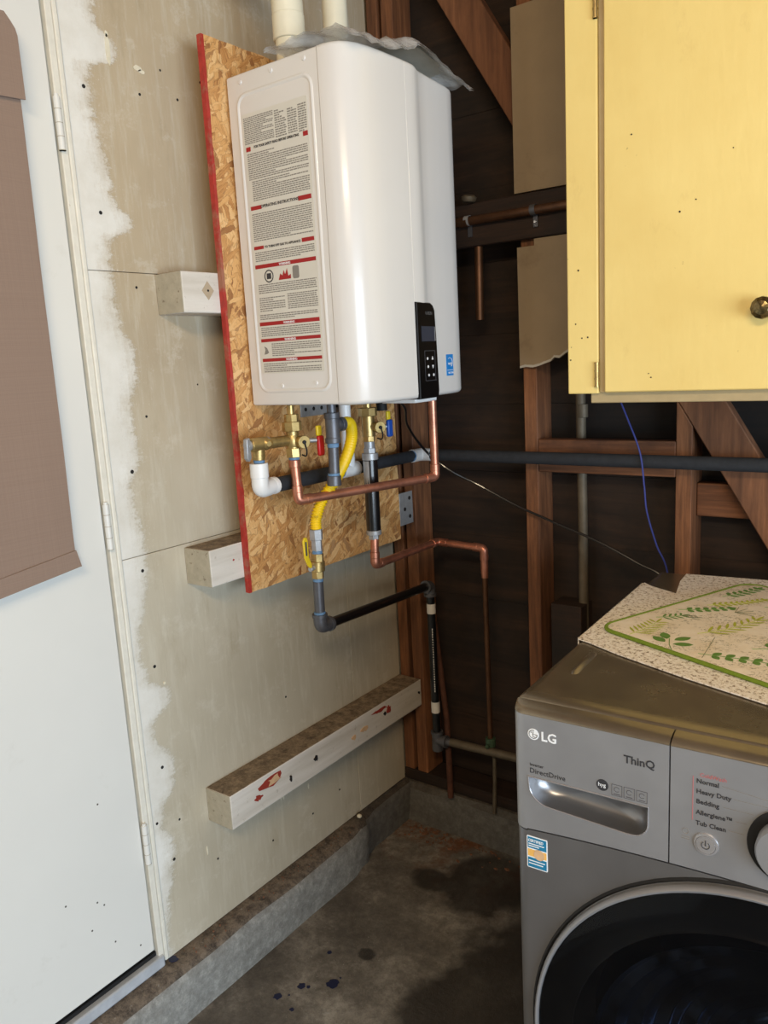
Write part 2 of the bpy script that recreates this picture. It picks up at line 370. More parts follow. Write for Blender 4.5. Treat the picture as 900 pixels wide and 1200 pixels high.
# ceiling and side wall (beyond the frame)
B().box(-.12,5.0,-4.8,.12,2.75,2.85).build('ceiling', m_ceil, kind='structure', smooth=0)['label'] = 'wooden garage ceiling'
m_rw = pm('grey_tan_wall', (168,156,134), .8)
wr0 = empty('wall_right', (4.9,-2.4,0), 'far right garage wall with its open garage door', kind='structure')
B().box(4.9,5.0,-1.05,.12,0,2.75).build('wall_pier', m_rw, wr0, smooth=0); B().box(4.9,5.0,-4.8,-4.45,0,2.75).build('wall_pier', m_rw, wr0, smooth=0)
B().box(4.9,5.0,-4.45,-1.05,1.95,2.75).build('wall_header', m_rw, wr0, smooth=0)
B().box(-.12,5.0,-4.9,-4.8,0,2.75).build('wall_front', m_rw, kind='structure', smooth=0)['label'] = 'garage wall behind the camera'

# ------------------------------------------------------------ wall beams
m_beam_f = None
N = NT('whitewashed_beam'); P = N.pos(); nz = N.sep(N.n('ShaderNodeNewGeometry').outputs['True Normal'])[2]
g1 = N.noise(N.pos((20,1.6,20)), 1.5, 5, .6)
wht = N.ramp(g1, [(.3, srgb((196,188,174))), (.7, srgb((222,216,206)))])
wht = N.mix(N.mapr(N.noise(P,60,4,.7),.62,.72,0,.6), wht, srgb((150,138,118)))
drt = N.ramp(N.noise(P,34,8,.85), [(.38, srgb((78,64,50))), (.62, srgb((158,140,116)))])
col = N.mix(N.mapr(nz,.4,.7), wht, drt); N.bump(g1,.002,.5); m_beam = N.out(col,.7)
m_patch = pm('bare_wood_patch', (206,170,130), .8, 0, .15, 60)
m_rpatch = pm('red_paint_flake', (150,52,38), .7, 0, .1, 60)
def beam(y0, y1, z0, z1, label, marks):
    r = empty('wall_beam', (.042,(y0+y1)/2,z0), label, 'beam')
    B().box(0.0005,.0836,y0,y1,z0,z1).build('beam_body', m_beam, r, bevel=.003)
    B().box(0.001,.0832,y0-.0015,y0+.0001,z0+.001,z1-.001).build('end_grain', m_endg, r, bevel=.0005)
    for k_,(y,z,ry,rz_,mm) in enumerate(marks):
        a0 = random.random()*6; n = 14
        pts_ = [(.0836,y+ry*math.cos(a0+q*2*math.pi/n)*random.uniform(.45,1.15),z+rz_*math.sin(a0+q*2*math.pi/n)*random.uniform(.45,1.15)) for q in range(n)]
        B().prism(pts_,(.0006+.0003*k_,0,0)).build('paint_patch' if mm is not m_hole else 'nail_hole', mm, r, smooth=0)
    return r
bm_ = beam(-.814,-.004,.412,.500,'long low whitewashed beam with red paint marks above the curb',
     [(-.675,.474,.045,.018,m_rpatch),(-.665,.473,.028,.012,m_patch),(-.725,.452,.014,.010,m_rpatch),(-.22,.482,.05,.007,m_rpatch),(-.18,.468,.014,.014,m_rpatch),(-.511,.459,.012,.009,m_hole),(-.30,.455,.018,.008,m_patch),(-.35,.45,.010,.009,m_patch),(-.20,.462,.007,.006,m_hole),(-.02,.46,.006,.005,m_hole),(-.61,.452,.004,.010,m_hole)])
beam(-.805,-.004,1.009,1.095,'white beam stub showing left of the board\'s lower corner',[(-.735,1.058,.003,.003,m_redink)])
r = beam(-.808,-.004,1.613,1.699,'white beam stub beside the water heater with a diamond mark',[])
B().prism([(.0836,-.755,1.66),(.0836,-.738,1.680),(.0836,-.721,1.66),(.0836,-.738,1.640)],(.0006,0,0)).build('diamond_mark', pm('grey_tan_mark',(178,160,134),.8), r, smooth=0)
B().cyl((.0838,-.738,1.66),(.0850,-.738,1.66),.0025,segs=8).build('nail_head', m_hole, r)

# ------------------------------------------------------------ OSB backer board
N = NT('strand_board')
def strands(rot, sc1, sc2, seed):
    mp = N.n('ShaderNodeMapping'); N.set(mp.inputs[0], N.n('ShaderNodeNewGeometry').outputs['Position'])
    mp.inputs['Rotation'].default_value = (rot,0,0); mp.inputs['Location'].default_value = (seed,seed,seed)
    m2 = N.n('ShaderNodeMapping'); N.set(m2.inputs[0], mp.outputs[0]); m2.inputs['Scale'].default_value = (0,sc1,sc2)
    wv = N.noise(mp.outputs[0], 30, 5, .7)
    ad = N.n('ShaderNodeVectorMath', operation='MULTIPLY_ADD'); N.set(ad.inputs[0], N.n('ShaderNodeCombineXYZ', i_1=wv, i_2=wv).outputs[0]); ad.inputs[1].default_value = (0,2.2,.9); N.set(ad.inputs[2], m2.outputs[0])
    vo = N.n('ShaderNodeTexVoronoi', feature='F1'); N.set(vo.inputs['Vector'], ad.outputs[0]); vo.inputs['Scale'].default_value = 1
    ve = N.n('ShaderNodeTexVoronoi', feature='DISTANCE_TO_EDGE'); N.set(ve.inputs['Vector'], ad.outputs[0]); ve.inputs['Scale'].default_value = 1
    cr = N.sep(vo.outputs['Color'])[0]
    m3 = N.n('ShaderNodeMapping'); N.set(m3.inputs[0], mp.outputs[0]); m3.inputs['Scale'].default_value = (0,260,24)
    gr = N.noise(m3.outputs[0], 1, 5, .7)
    c = N.ramp(N.math('ADD', N.math('MULTIPLY', cr, .42), N.math('MULTIPLY', gr, .62)), [(.20, srgb((138,86,44))), (.34, srgb((192,138,80))), (.52, srgb((216,166,104))), (.85, srgb((236,196,140)))])
    c = N.mix(N.mapr(ve.outputs[0], .05, 0, 0, .45), c, srgb((112,68,36)))
    dk = N.math('GREATER_THAN', N.sep(vo.outputs['Color'])[2], .93)
    c = N.mix(N.math('MULTIPLY', dk, .55), c, srgb((120,70,40)))
    return c, N.sep(vo.outputs['Color'])[1], gr
cA,sA,hA = strands(.22, 75, 15, 0.0); cB,sB,hB = strands(-.45, 85, 18, 3.1); cC,sC,hC = strands(1.1, 110, 26, 7.7); cD,sD,hD = strands(.9, 90, 20, 5.3)
nm = N.noise(N.pos(), 16, 3, .7)
col = N.mix(N.mapr(nm, .48, .50), cA, cB); col = N.mix(N.math('GREATER_THAN', sC, .72), col, cC); col = N.mix(N.math('GREATER_THAN', sD, .8), col, cD)
N.bump(N.math('ADD', hA, hC), .0015, .6); m_osb = N.out(col, .55)
ob = empty('backer_board', (.090,-.4,.972), 'upright strand board panel with red painted edge behind the water heater', 'board')
rim = []
YO0,YO1,ZO0,ZO1 = -.703,-.09,.972,2.176
n_ = 24
for i in range(n_): rim.append((YO0+(YO1-YO0)*i/n_, ZO0+.002*mnoise.noise(Vector((i*.7,0,0)))))
for i in range(40): rim.append((YO1+.003*mnoise.noise(Vector((0,i*.9,0))), ZO0+(ZO1-ZO0)*i/40))
for i in range(n_): rim.append((YO1-(YO1-YO0)*i/n_, ZO1+.004*mnoise.noise(Vector((i*.9,5,0)))))
for i in range(40): rim.append((YO0+.002*mnoise.noise(Vector((3,i*.9,0))), ZO1-(ZO1-ZO0)*i/40))
B().prism([(.0846,y,z) for y,z in rim],(.0122,0,0)).build('board_panel', m_osb, ob, smooth=30)
m_redp = pm('red_edge_paint', (168,48,38), .6, 0, .2, 60, dirt=(158,104,80), dsc=14, dth=(.5,.62))
bb = B()
L = []
for i in range(41):
    zz = ZO0+(ZO1-ZO0)*i/40; L.append([(.0842,YO0-.0035,zz),(.0972,YO0-.0035,zz),(.0974,YO0+.004+.004*mnoise.noise(Vector((i*1.3,9,1))),zz),(.0842,YO0+.003,zz)])
bb.loft(L); bb.build('painted_edge', m_redp, ob, label='red painted edge of the board')

# ------------------------------------------------------------ water heater
HX0,HY0,HY1,HZ0,HZ1 = .106,-.651,-.211,1.405,2.101
wh_ = empty('water_heater', (.25,-.43,1.405), 'white wall mounted tankless water heater on the strand board', 'water heater')
def inset_ring(pts, cx, cy, d, z):
    out = []
    for x,y in pts:
        vx,vy = cx-x, cy-y; L_ = math.hypot(vx,vy); out.append((x+math.copysign(min(d,abs(vx)),vx)*(1 if abs(vx)>.02 else 0), y+math.copysign(min(d,abs(vy)),vy)*(1 if abs(vy)>.02 else 0), z))
    return out
def hloft(pts, cx, cy, z0, z1, rr):
    rings = []
    for k in range(5): a_ = math.pi/2*k/4; rings.append(inset_ring(pts,cx,cy,rr*(1-math.sin(a_)),z0+rr*(1-math.cos(a_))))
    for k in range(5): a_ = math.pi/2*k/4; rings.append(inset_ring(pts,cx,cy,rr*(1-math.cos(a_)),z1-rr*(1-math.sin(a_))))
    return rings
casing = [(HX0,HY0),(.3585,HY0),(.3585,HY1),(HX0,HY1)]
B().loft(hloft(casing,.2,-.43,HZ0,HZ1,.006)).build('side_casing', m_heater, wh_, smooth=30)
# front cover outline, bulging, with a shallow step along the control strip
sec = [(.3605,HY0-.001),(.378,HY0-.001),(.394,-.648),(.408,-.640),(.419,-.627),(.427,-.608),(.432,-.58),(.435,-.54),(.4365,-.50),(.437,-.475),
       (.437,-.4665),(.4345,-.4655),(.4345,-.464),(.4365,-.4630),(.437,-.445),(.4365,-.430),(.434,-.418),(.429,-.404),(.4245,-.39),(.4205,-.36),(.416,-.31),(.411,-.26),(.407,-.235),(.401,-.222),(.39,-.2125),(.375,-.2105),(.3605,-.2105)]
B().loft(hloft(sec,.2,-.43,HZ0-.002,HZ1+.002,.010)).build('front_cover', m_heater, wh_, smooth=35)
# embossed frame on the side
def rrect(x0,x1,z0,z1,r,n=6):
    out = []
    for cx,cz,a0 in ((x1-r,z1-r,0),(x0+r,z1-r,90),(x0+r,z0+r,180),(x1-r,z0+r,270)):
        for k in range(n+1): a_ = R(a0+90*k/n); out.append((cx+r*math.cos(a_), cz+r*math.sin(a_)))
    return out
def frame(x0,x1,z0,z1,r,w,h,name):
    o1 = rrect(x0,x1,z0,z1,r); o2 = rrect(x0+w*.35,x1-w*.35,z0+w*.35,z1-w*.35,r-w*.35); o3 = rrect(x0+w,x1-w,z0+w,z1-w,r-w)
    bb = B(); y = HY0
    R_ = [[(a,y+.0004,c) for a,c in o1],[(a,y-h,c) for a,c in o2],[(a,y-h,c) for a,c in rrect(x0+w*.65,x1-w*.65,z0+w*.65,z1-w*.65,r-w*.65)],[(a,y+.0004,c) for a,c in o3]]
    bb.loft(R_, cap=False); return bb.build(name, m_heater, wh_, smooth=60)
frame(.128,.345,1.432,2.062,.03,.010,.0025,'embossed_frame')
for x,z in ((.145,2.083),(.235,2.085),(.325,2.086),(.2,1.448),(.3,1.452)):
    B().cyl((x,HY0+.0005,z),(x,HY0-.002,z),.0055,.004,segs=14).build('dimple' if x!=.235 else 'screw', m_heater, wh_)
# side label with small print
lb = B().prism([(a,HY0-.0002,c) for a,c in rrect(.142,.327,1.476,2.018,.004)],(0,-.0005,0)).build('safety_label', m_paper, wh_, smooth=0)
yl = HY0-.0010
bb = B()
def words(x0,x1,z,h,step=0):
    x = x0
    while x < x1-.002:
        w_ = random.uniform(.003,.010); w_ = min(w_, x1-x)
        bb.box(x,x+w_,yl-.00005,yl+.0003,z,z+h); x += w_+.0014
def para(x0,x1,zt,zb,pitch=.0043,h=.0021):
    z_ = zt
    while z_ > zb:
        words(x0, x1 if random.random()<.78 else x0+(x1-x0)*random.uniform(.35,.85), z_-h, h); z_ -= pitch
para(.146,.232,2.010,1.957,.0036,.0019); para(.236,.268,2.008,1.955,.0045,.0024); para(.272,.297,2.004,1.955,.0045,.0024); para(.301,.323,2.006,1.955,.0045,.0024)
para(.150,.321,1.938,1.885,.0042); para(.158,.321,1.882,1.842,.0042)
para(.150,.321,1.816,1.760,.0042)
para(.150,.321,1.736,1.716,.0042)
para(.152,.321,1.668,1.648,.0042); para(.152,.228,1.640,1.612,.0045); para(.236,.321,1.643,1.610,.0042); para(.150,.321,1.604,1.592,.0042)
para(.150,.321,1.576,1.556,.0042); para(.178,.321,1.541,1.513,.0042); para(.150,.321,1.498,1.480,.0042)
bb.build('small_print', m_ink2, lb, smooth=0, kind='stuff', label='rows of fine grey print')
def bar(x0,x1,z0,z1,m=m_redink,name='red_bar'):
    return B().box(x0,x1,yl-.0001,yl+.0004,z0,z1).build(name, m, lb, smooth=0)
for a_ in ((.148,.161,1.943,1.952),(.311,.324,1.944,1.953),(.148,.180,1.824,1.832),(.286,.322,1.824,1.833),(.148,.177,1.742,1.749),(.288,.322,1.742,1.750),
           (.147,.323,1.702,1.710),(.147,.322,1.580,1.588),(.147,.322,1.545,1.552),(.147,.322,1.502,1.509)): bar(*a_)
xd,zd = (1,0,0),(0,0,1)
def ltxt(s,size,x,z,m=m_ink,al='CENTER',sx=1): lettering(s,size,(x,yl-.0003,z),xd,zd,m,lb,'lettering',al,sx=sx,bold=.00012)
ltxt('FOR YOUR SAFETY READ BEFORE OPERATING',.0072,.236,1.947,sx=.86)
ltxt('OPERATING INSTRUCTIONS',.0085,.233,1.826); ltxt('TO TURN OFF GAS TO APPLIANCE',.0068,.2325,1.743,sx=.98)
for z in (1.7035,1.5815,1.546,1.503): ltxt('WARNING',.0068,.235,z,m_white_ink)
# pictograms: crossed can, flames, drum
B().lathe([(.0135,0),(.0135,.0003),(.011,.0003),(.011,0)],(.186,yl+.0002,1.684),(0,-1,0),24,cap=False).build('pictogram_ring', m_ink, lb)
B().box(.1795,.1925,yl-.0001,yl+.0004,1.678,1.690).build('pictogram_can', m_ink, lb, smooth=0)
B().prism([(x,yl-.0001,z) for x,z in ((.214,1.673),(.250,1.673),(.250,1.682),(.243,1.679),(.240,1.695),(.234,1.683),(.230,1.692),(.226,1.681),(.220,1.686))],(0,.0004,0)).build('pictogram_flames', m_redink, lb, smooth=0)
B().prism([(a,yl-.0001,c) for a,c in rrect(.256,.274,1.672,1.698,.004)],(0,.0004,0)).build('pictogram_drum', m_ink2, lb, smooth=0)
B().prism([(x,yl-.0001,z) for x,z in ((.154,1.518),(.158,1.528),(.155,1.536),(.163,1.532),(.168,1.522),(.162,1.519))],(0,.0004,0)).build('pictogram_hand', m_ink2, lb, smooth=0)
# control panel (faces +X), follows the step of the cover
def strip(pts_yz, x_of, th):   # polygon on the front
    return [(x_of(y),y,z) for y,z in pts_yz]
xo = lambda y: .4407-(y+.4635)*.118
CPy0,CPy1 = -.4635,-.366
outl = [(-.4635,1.401),(-.4635,1.613)]+[(-.395+.0*k,1.613) for k in range(1)]+[(-.383,1.608),(-.376,1.598),(-.371,1.53),(-.368,1.45),(-.367,1.415),(-.370,1.404),(-.377,1.401)]
bb = B(); bb.loft([[(.405,y,z) for y,z in outl],[(xo(y)-.0015,y,z) for y,z in outl],[(xo(y)+.0005,y+(.0015 if y<-.42 else -.0015),z+(.0015 if z<1.5 else -.0015)) for y,z in outl]])
cp = bb.build('control_panel', m_gloss_black, wh_, smooth=30)
xt = lambda y: xo(y)+.0007
B().prism([(xt(y),y,z) for y,z in ((-.447,1.528),(-.447,1.561),(-.383,1.561),(-.381,1.528))],(.0008,0,0)).build('screen', m_screen, cp, smooth=0)
B().prism([(xt(y),y,z) for y,z in ((-.3835,1.529),(-.3835,1.560),(-.381,1.560),(-.3795,1.529))],(.0012,0,0)).build('screen_edge', m_galv, cp, smooth=0)
lettering('NAVIEN',.011,(xt(-.415)+.0006,-.435,1.586),(0,1,0),(0,0,1),pm('dim_grey_ink',(92,92,92),.5,0,0),cp)
for (y0_,y1_,z0_,z1_) in ((-.436,-.386,1.5065,1.5078),(-.434,-.380,1.440,1.4413),(-.4362,-.4350,1.441,1.507),(-.3855,-.3843,1.441,1.507)):
    B().prism([(xt(y),y,z) for y,z in ((y0_,z0_),(y0_,z1_),(y1_,z1_),(y1_,z0_))],(.0006,0,0)).build('key_frame', m_iron, cp, smooth=0)
for y,z,k in ((-.423,1.490,0),(-.398,1.490,1),(-.421,1.472,2),(-.397,1.472,3),(-.419,1.453,4),(-.395,1.453,5)):
    if k in (1,3):
        s_ = 1 if k==1 else -1; pp = [(y-.004,z-.003*s_),(y+.004,z-.003*s_),(y,z+.005*s_)]
    else: pp = [(y+.0038*math.cos(q*math.pi/3),z+.0034*math.sin(q*math.pi/3)) for q in range(6)]
    B().prism([(xt(a),a,c) for a,c in pp],(.0007,0,0)).build('key_symbol', m_white_ink, cp, smooth=0)
# blue sticker
xs = lambda y: .4205-(y+.36)*.10+.0006
st_ = B().prism([(xs(y),y,z) for y,z in ((-.312,1.447),(-.312,1.497),(-.276,1.497),(-.276,1.447))],(.0007,0,0)).build('blue_sticker', pm('sticker_blue',(30,130,205),.4), wh_, smooth=0)
bb = B(); c0 = (-.294,1.478)
pts_ = [(xs(-.294)+.0009, c0[0]+.011*math.cos(R(a_)), c0[1]+.011*math.sin(R(a_))) for a_ in range(-60,235,15)]
bb.tube(pts_,.0006,6); bb.build('swoosh', m_white_ink, st_)
lettering('energy',.011,(xs(-.30)+.0009,-.307,1.4725),(0,1,0),(0,0,1),m_white_ink,st_,sx=.8)
B().prism([(xs(y)+.0001,y,z) for y,z in ((-.309,1.4595),(-.309,1.4605),(-.279,1.4605),(-.279,1.4595))],(.0009,0,0)).build('sticker_line', m_white_ink, st_, smooth=0)
lettering('ENERGY STAR',.0062,(xs(-.30)+.0009,-.309,1.4515),(0,1,0),(0,0,1),m_white_ink,st_,sx=.72)
# underside fittings
B().box(.285,.385,-.402,-.31,1.389,1.4025).build('underside_plate', m_pvc, wh_, bevel=.003)
B().cyl((.22,-.315,1.4045),(.22,-.315,1.366),.014,segs=16).build('cord_grommet', m_rubber, wh_)
# slotted mounting bracket below, screwed to the board
bk = empty('mounting_bracket', (.099,-.41,1.37), 'slotted steel bracket on the board just under the heater', 'bracket')
B().box(.0972,.1005,-.488,-.334,1.364,1.402).build('bracket_plate', m_galv, bk, bevel=.001)
for i in range(5): B().cyl((.1005,-.47+.03*i,1.382),(.1010,-.47+.03*i,1.382),.005,segs=10).build('bolt_hole', m_hole, bk)

# ------------------------------------------------------------ vents
def vent(x,y,label,elbow):
    r = empty('vent_pipe', (x,y,2.10), label, 'pipe', 'white vent pipes on top of the water heater')
    if elbow:
        B().cyl((x,y,2.1035),(x,y,2.2),.030,segs=28).build('pipe', m_pvc2, r)
        B().cyl((x,y,2.172),(x,y,2.222),.0345,segs=28).build('coupling', m_pvc2, r, bevel=.002)
        B().tube(spline([(x,y,2.22),(x,y-.004,2.26),(x-.005,y-.03,2.31),(x-.01,y-.08,2.35)],6),.0335,28).build('elbow', m_pvc2, r)
        B().tube([(x-.01,y-.08,2.35),(x-.02,y-.2,2.40)],.030,28).build('upper_pipe', m_pvc2, r)
    else:
        B().cyl((x,y,2.1035),(x,y,2.7),.0285,segs=28).build('pipe', m_pvc2, r)
    return r
v = vent(.205,-.553,'white plastic vent pipe with coupling and elbow, left of the two',True)
v = vent(.205,-.392,'straight white plastic vent pipe, right of the two',False)

# ------------------------------------------------------------ plastic bag on the heater
N = NT('clear_crinkled_plastic'); P = N.pos(); n = N.noise(P, 38, 5, .7, 1.2)
N.bump(n, .006, .9)
N.out((.82,.82,.80,1), .12); N.p.inputs['Alpha'].default_value = .55; N.p.inputs['Specular IOR Level'].default_value = .9
m_bag = N.m
bg = empty('plastic_bag', (.35,-.42,2.104), 'crumpled clear plastic bag of papers lying on top of the water heater', 'bag')
def bagmesh(u0,u1,v0,v1,zf,nu,nv,th):
    bb = B(); rows = []
    for i in range(nu+1):
        row = []
        for j in range(nv+1):
            y = u0+(u1-u0)*i/nu; x = v0+(v1-v0)*j/nv; row.append(zf(x,y))
        rows.append(row)
    top_ = [[(x,y,z+th) for x,y,z in r_] for r_ in rows]
    for grid in (rows, top_):
        V = [[bb.v(p) for p in r_] for r_ in grid]
        for i in range(nu):
            for j in range(nv): bb.bm.faces.new((V[i][j],V[i+1][j],V[i+1][j+1],V[i][j+1]))
    return bb
def bz(x,y):
    t_ = (y+.64)/.44
    lift = .006+.046*max(0,1-abs(t_-.55)/.42)*(.45+.55*min(1,max(0,(x-.22)/.12)))+.012*max(0,1-abs(t_-.05)/.2) 
    q = mnoise.noise(Vector((x*22,y*22,0)))*.012+mnoise.noise(Vector((x*60,y*60,4)))*.005
    edge_ = max(0,(x-.422))*.75
    return (x, y, 2.1045+max(.002,lift+q)-edge_)
bagmesh(-.665,-.20,.23,.452,bz,40,22,.004).build('bag_film', m_bag, bg, smooth=60)
def pz(x,y):
    t_ = (y+.64)/.44; return (x,y,2.1055+.008+.034*max(0,1-abs(t_-.56)/.42)+.0015*mnoise.noise(Vector((x*20,y*20,1))))
bagmesh(-.50,-.215,.27,.425,pz,12,8,.004).build('booklet', pm('grey_booklet',(176,172,160),.6,0,.1), bg, label='grey printed booklet inside the bag')

# ------------------------------------------------------------ plumbing
def elbow(parent, a, c, b, r, m, name='elbow', collar=.0025):
    o = B().tube(fillet([a,c,b], (Vector(a)-Vector(c)).length*.8), r, 18).build(name, m, parent)
    for p,q in ((a,c),(b,c)):
        p = Vector(p); dd = (Vector(q)-p).normalized(); B().cyl(p-dd*.002, p+dd*.006, r+collar, segs=18).build('elbow_rim', m, o)
    return o
def ring(parent,a,b,r,m,name='collar',segs=18,bevel=.001): return B().cyl(a,b,r,segs=segs).build(name,m,parent,bevel=bevel)

# hot outlet valve with red handle
hx,hy = .19,-.62
hv = empty('isolation_valve', (hx,hy,1.27), 'brass isolation valve with red handle and relief port under the heater', 'valve')
ring(hv,(hx,hy,1.375),(hx,hy,1.4035),.008,m_brass,'nipple')
ring(hv,(hx,hy,1.365),(hx,hy,1.383),.0165,m_brass,'nut',8); ring(hv,(hx,hy,1.345),(hx,hy,1.366),.0225,m_brass,'union_nut',8)
ring(hv,(hx,hy,1.30),(hx,hy,1.347),.0145,m_brass,'body'); ring(hv,(hx,hy,1.285),(hx,hy,1.306),.0175,m_brass,'hex_end',6); ring(hv,(hx,hy,1.279),(hx,hy,1.286),.0125,m_blue_dope,'sealant_ring')
B().lathe([(.001,-.021),(.014,-.015),(.019,0),(.014,.015),(.001,.021)],(hx,hy,1.322),(0,0,1),18).build('ball_housing', m_brass, hv)
ring(hv,(hx+.005,hy,1.322),(hx+.028,hy+.004,1.320),.0115,m_brass,'drain_port'); dc = ring(hv,(hx+.026,hy+.003,1.320),(hx+.036,hy-.001,1.320),.0150,m_brass,'drain_cap'); ring(dc,(hx+.035,hy-.001,1.320),(hx+.039,hy-.003,1.320),.0045,m_rubber,'cap_tether_knob')
B().tube(spline([(hx+.038,hy-.002,1.318),(hx+.038,hy+.003,1.300),(hx+.032,hy+.006,1.288),(hx+.02,hy+.006,1.290)],5),.0018,8).build('cap_strap', m_rubber, hv)
h = B().box(.212,.222,-.566,-.546,1.281,1.328).build('handle', m_red, hv, bevel=.004, label='red lever handle')
B().box(.213,.221,-.568,-.552,1.328,1.352).build('handle_tip', m_yel, h, bevel=.003, label='yellow handle tip')
B().cyl((hx,-.585,1.318),(.215,-.560,1.318),.005,segs=10).build('handle_stem', m_galv, hv)
ring(hv,(hx-.004,hy-.010,1.324),(hx-.013,hy-.066,1.324),.0125,m_brass,'side_port')
# relief valve on the side port
rv = empty('relief_valve', (.174,-.71,1.29), 'small brass pressure relief valve with grey lever by the board\'s left edge', 'valve')
ring(rv,(.178,-.693,1.325),(.172,-.738,1.325),.0155,m_brass,'body'); ring(rv,(.179,-.687,1.325),(.178,-.692,1.325),.0145,m_galv,'locknut',8)
B().lathe([(.012,-.004),(.012,.004),(.006,.009),(.001,.009)],(.188,-.700,1.325),(1,-.3,0),16).build('gauge_stub', m_brass, rv)
ring(rv,(.170,-.712,1.290),(.172,-.712,1.320),.0140,m_brass,'outlet'); ring(rv,(.170,-.712,1.283),(.170,-.712,1.291),.0125,m_blue_dope,'sealant_ring')
ring(rv,(.172,-.738,1.325),(.171,-.748,1.325),.0115,m_galv,'lever_base')
B().prism([(.171,-.746,1.343),(.171,-.756,1.340),(.169,-.756,1.298),(.168,-.749,1.290),(.169,-.743,1.298)],(.012,0,0)).build('lever', m_galv, rv, bevel=.002)

# condensate and relief drain line
dl = empty('drain_line', (.15,-.35,1.20), 'black foam covered drain line with white elbow and tee under the heater', 'pipe')
ex,ey = .168,-.712
ring(dl,(ex,ey,1.250),(ex,ey,1.2825),.0205,m_pvc,'socket')
B().tube(fillet([(ex,ey,1.254),(ex-.001,ey,1.222),(.158,-.665,1.224)],.03,10),.0190,20).build('elbow', m_pvc, dl)
ring(dl,(.158,-.668,1.224),(.157,-.655,1.224),.0200,m_pvc,'elbow_rim')
B().tube([(.157,-.657,1.224),(.150,-.415,1.221)],.0175,18).build('foam_sleeve', m_foam, dl)
ring(dl,(.1505,-.420,1.221),(.150,-.406,1.221),.0165,m_blue_dope,'sealant_ring')
ring(dl,(.15,-.408,1.221),(.15,-.345,1.2205),.0195,m_pvc,'tee'); ring(dl,(.15,-.378,1.222),(.15,-.378,1.262),.0185,m_pvc,'tee_branch')
ring(dl,(.15,-.378,1.26),(.15,-.378,1.4035),.0145,m_pvc,'riser_pipe')
B().tube([(.15,-.346,1.2205),(.15,-.095,1.2185)],.0165,18).build('foam_sleeve', m_foam, dl)
ring(dl,(.15,-.10,1.2185),(.15,-.088,1.2185),.0165,m_blue_dope,'sealant_ring')
B().tube(fillet([(.15,-.090,1.2185),(.15,-.042,1.2180),(.185,-.040,1.2175)],.02),.0185,20).build('elbow', m_pvc, dl)
B().tube([(.182,-.040,1.2175),(2.3,-.034,1.214)],.0165,18).build('wall_foam_sleeve', m_foam, dl)

# gas line
gl = empty('gas_line', (.2,-.575,.86), 'grey gas pipe with yellow flexible connector, valve and black run to the corner', 'gas pipe')
gx,gy = .26,-.56
ring(gl,(gx,gy,1.37),(gx,gy,1.4035),.0105,m_iron,'nipple'); ring(gl,(gx,gy,1.318),(gx,gy,1.378),.0165,m_iron,'tee')
ring(gl,(gx,gy,1.368),(gx,gy,1.381),.0185,m_iron,'tee_rim'); ring(gl,(gx,gy-.001,1.312),(gx,gy-.001,1.324),.0185,m_iron,'tee_rim')
ring(gl,(gx,gy,1.352),(gx+.001,gy+.026,1.352),.013,m_iron,'tee_branch'); ring(gl,(gx,gy+.024,1.352),(gx+.001,gy+.036,1.352),.0165,m_iron,'branch_rim')
ring(gl,(gx,gy-.002,1.302),(gx,gy-.002,1.314),.0135,m_blue_dope,'sealant_ring')
ring(gl,(gx,gy-.004,1.240),(gx,gy-.002,1.306),.0125,m_iron,'drip_nipple'); ring(gl,(gx,gy-.006,1.236),(gx,gy-.006,1.243),.0138,m_blue_dope,'sealant_ring'); ring(gl,(gx,gy-.007,1.214),(gx,gy-.006,1.237),.0165,m_iron,'drip_cap')
path = spline([(.261,-.527,1.353),(.264,-.506,1.353),(.262,-.495,1.338),(.255,-.490,1.308),(.244,-.502,1.265),(.226,-.528,1.215),(.208,-.553,1.175),(.2,-.570,1.135),(.199,-.573,1.105)],22)
rr = [.0125+(.0014 if i%4 in (0,1) else -.0012) if i>112 else .0135+(.0005 if i%4 in (0,1) else 0) for i in range(len(path))]
B().tube(path, rr, 18).build('flexible_hose', m_yflex, gl, smooth=70, label='yellow corrugated flexible gas hose')
px_,py_ = .199,-.574
ring(gl,(px_,py_,1.082),(px_,py_,1.108),.0165,m_galv,'flare_nut',6); ring(gl,(px_,py_,1.055),(px_,py_,1.083),.0135,m_galv,'flare_nut',6)
ring(gl,(px_,py_-.001,1.047),(px_,py_,1.056),.0125,m_blue_dope,'sealant_ring')
ring(gl,(px_,py_-.002,1.028),(px_,py_,1.048),.0155,m_brass,'valve_end',6); ring(gl,(px_,py_-.003,1.006),(px_,py_-.002,1.030),.0175,m_brass,'valve_body'); ring(gl,(px_,py_-.004,.988),(px_,py_-.003,1.008),.0150,m_brass,'valve_end',6)
ring(gl,(px_,py_-.015,1.018),(px_+.006,py_-.036,1.018),.006,m_galv,'stem')
hh = B().prism([(.206,-.607,1.024),(.206,-.613,1.022),(.206,-.621,1.03),(.206,-.630,1.05),(.206,-.632,1.09),(.206,-.627,1.098),(.206,-.620,1.098),(.206,-.616,1.09),(.206,-.616,1.05),(.206,-.608,1.032)],(.004,0,0)).build('valve_handle', m_yel, gl, bevel=.001, label='yellow lever handle')
B().prism([(.2101,-.6265,1.055),(.2101,-.6265,1.088),(.2101,-.6215,1.088),(.2101,-.6215,1.055)],(.0006,0,0)).build('handle_slot', m_iron, hh, smooth=0)
ring(gl,(px_,py_-.005,.980),(px_,py_-.004,.989),.0128,m_blue_dope,'sealant_ring'); ring(gl,(px_,py_-.006,.905),(px_,py_-.005,.981),.0125,m_iron,'nipple')
ring(gl,(px_,py_-.007,.898),(px_,py_-.007,.906),.0140,m_blue_dope,'sealant_ring')
elbow(gl,(px_,py_-.007,.898),(px_,py_-.007,.866),(.197,-.545,.865),.0165,m_iron)
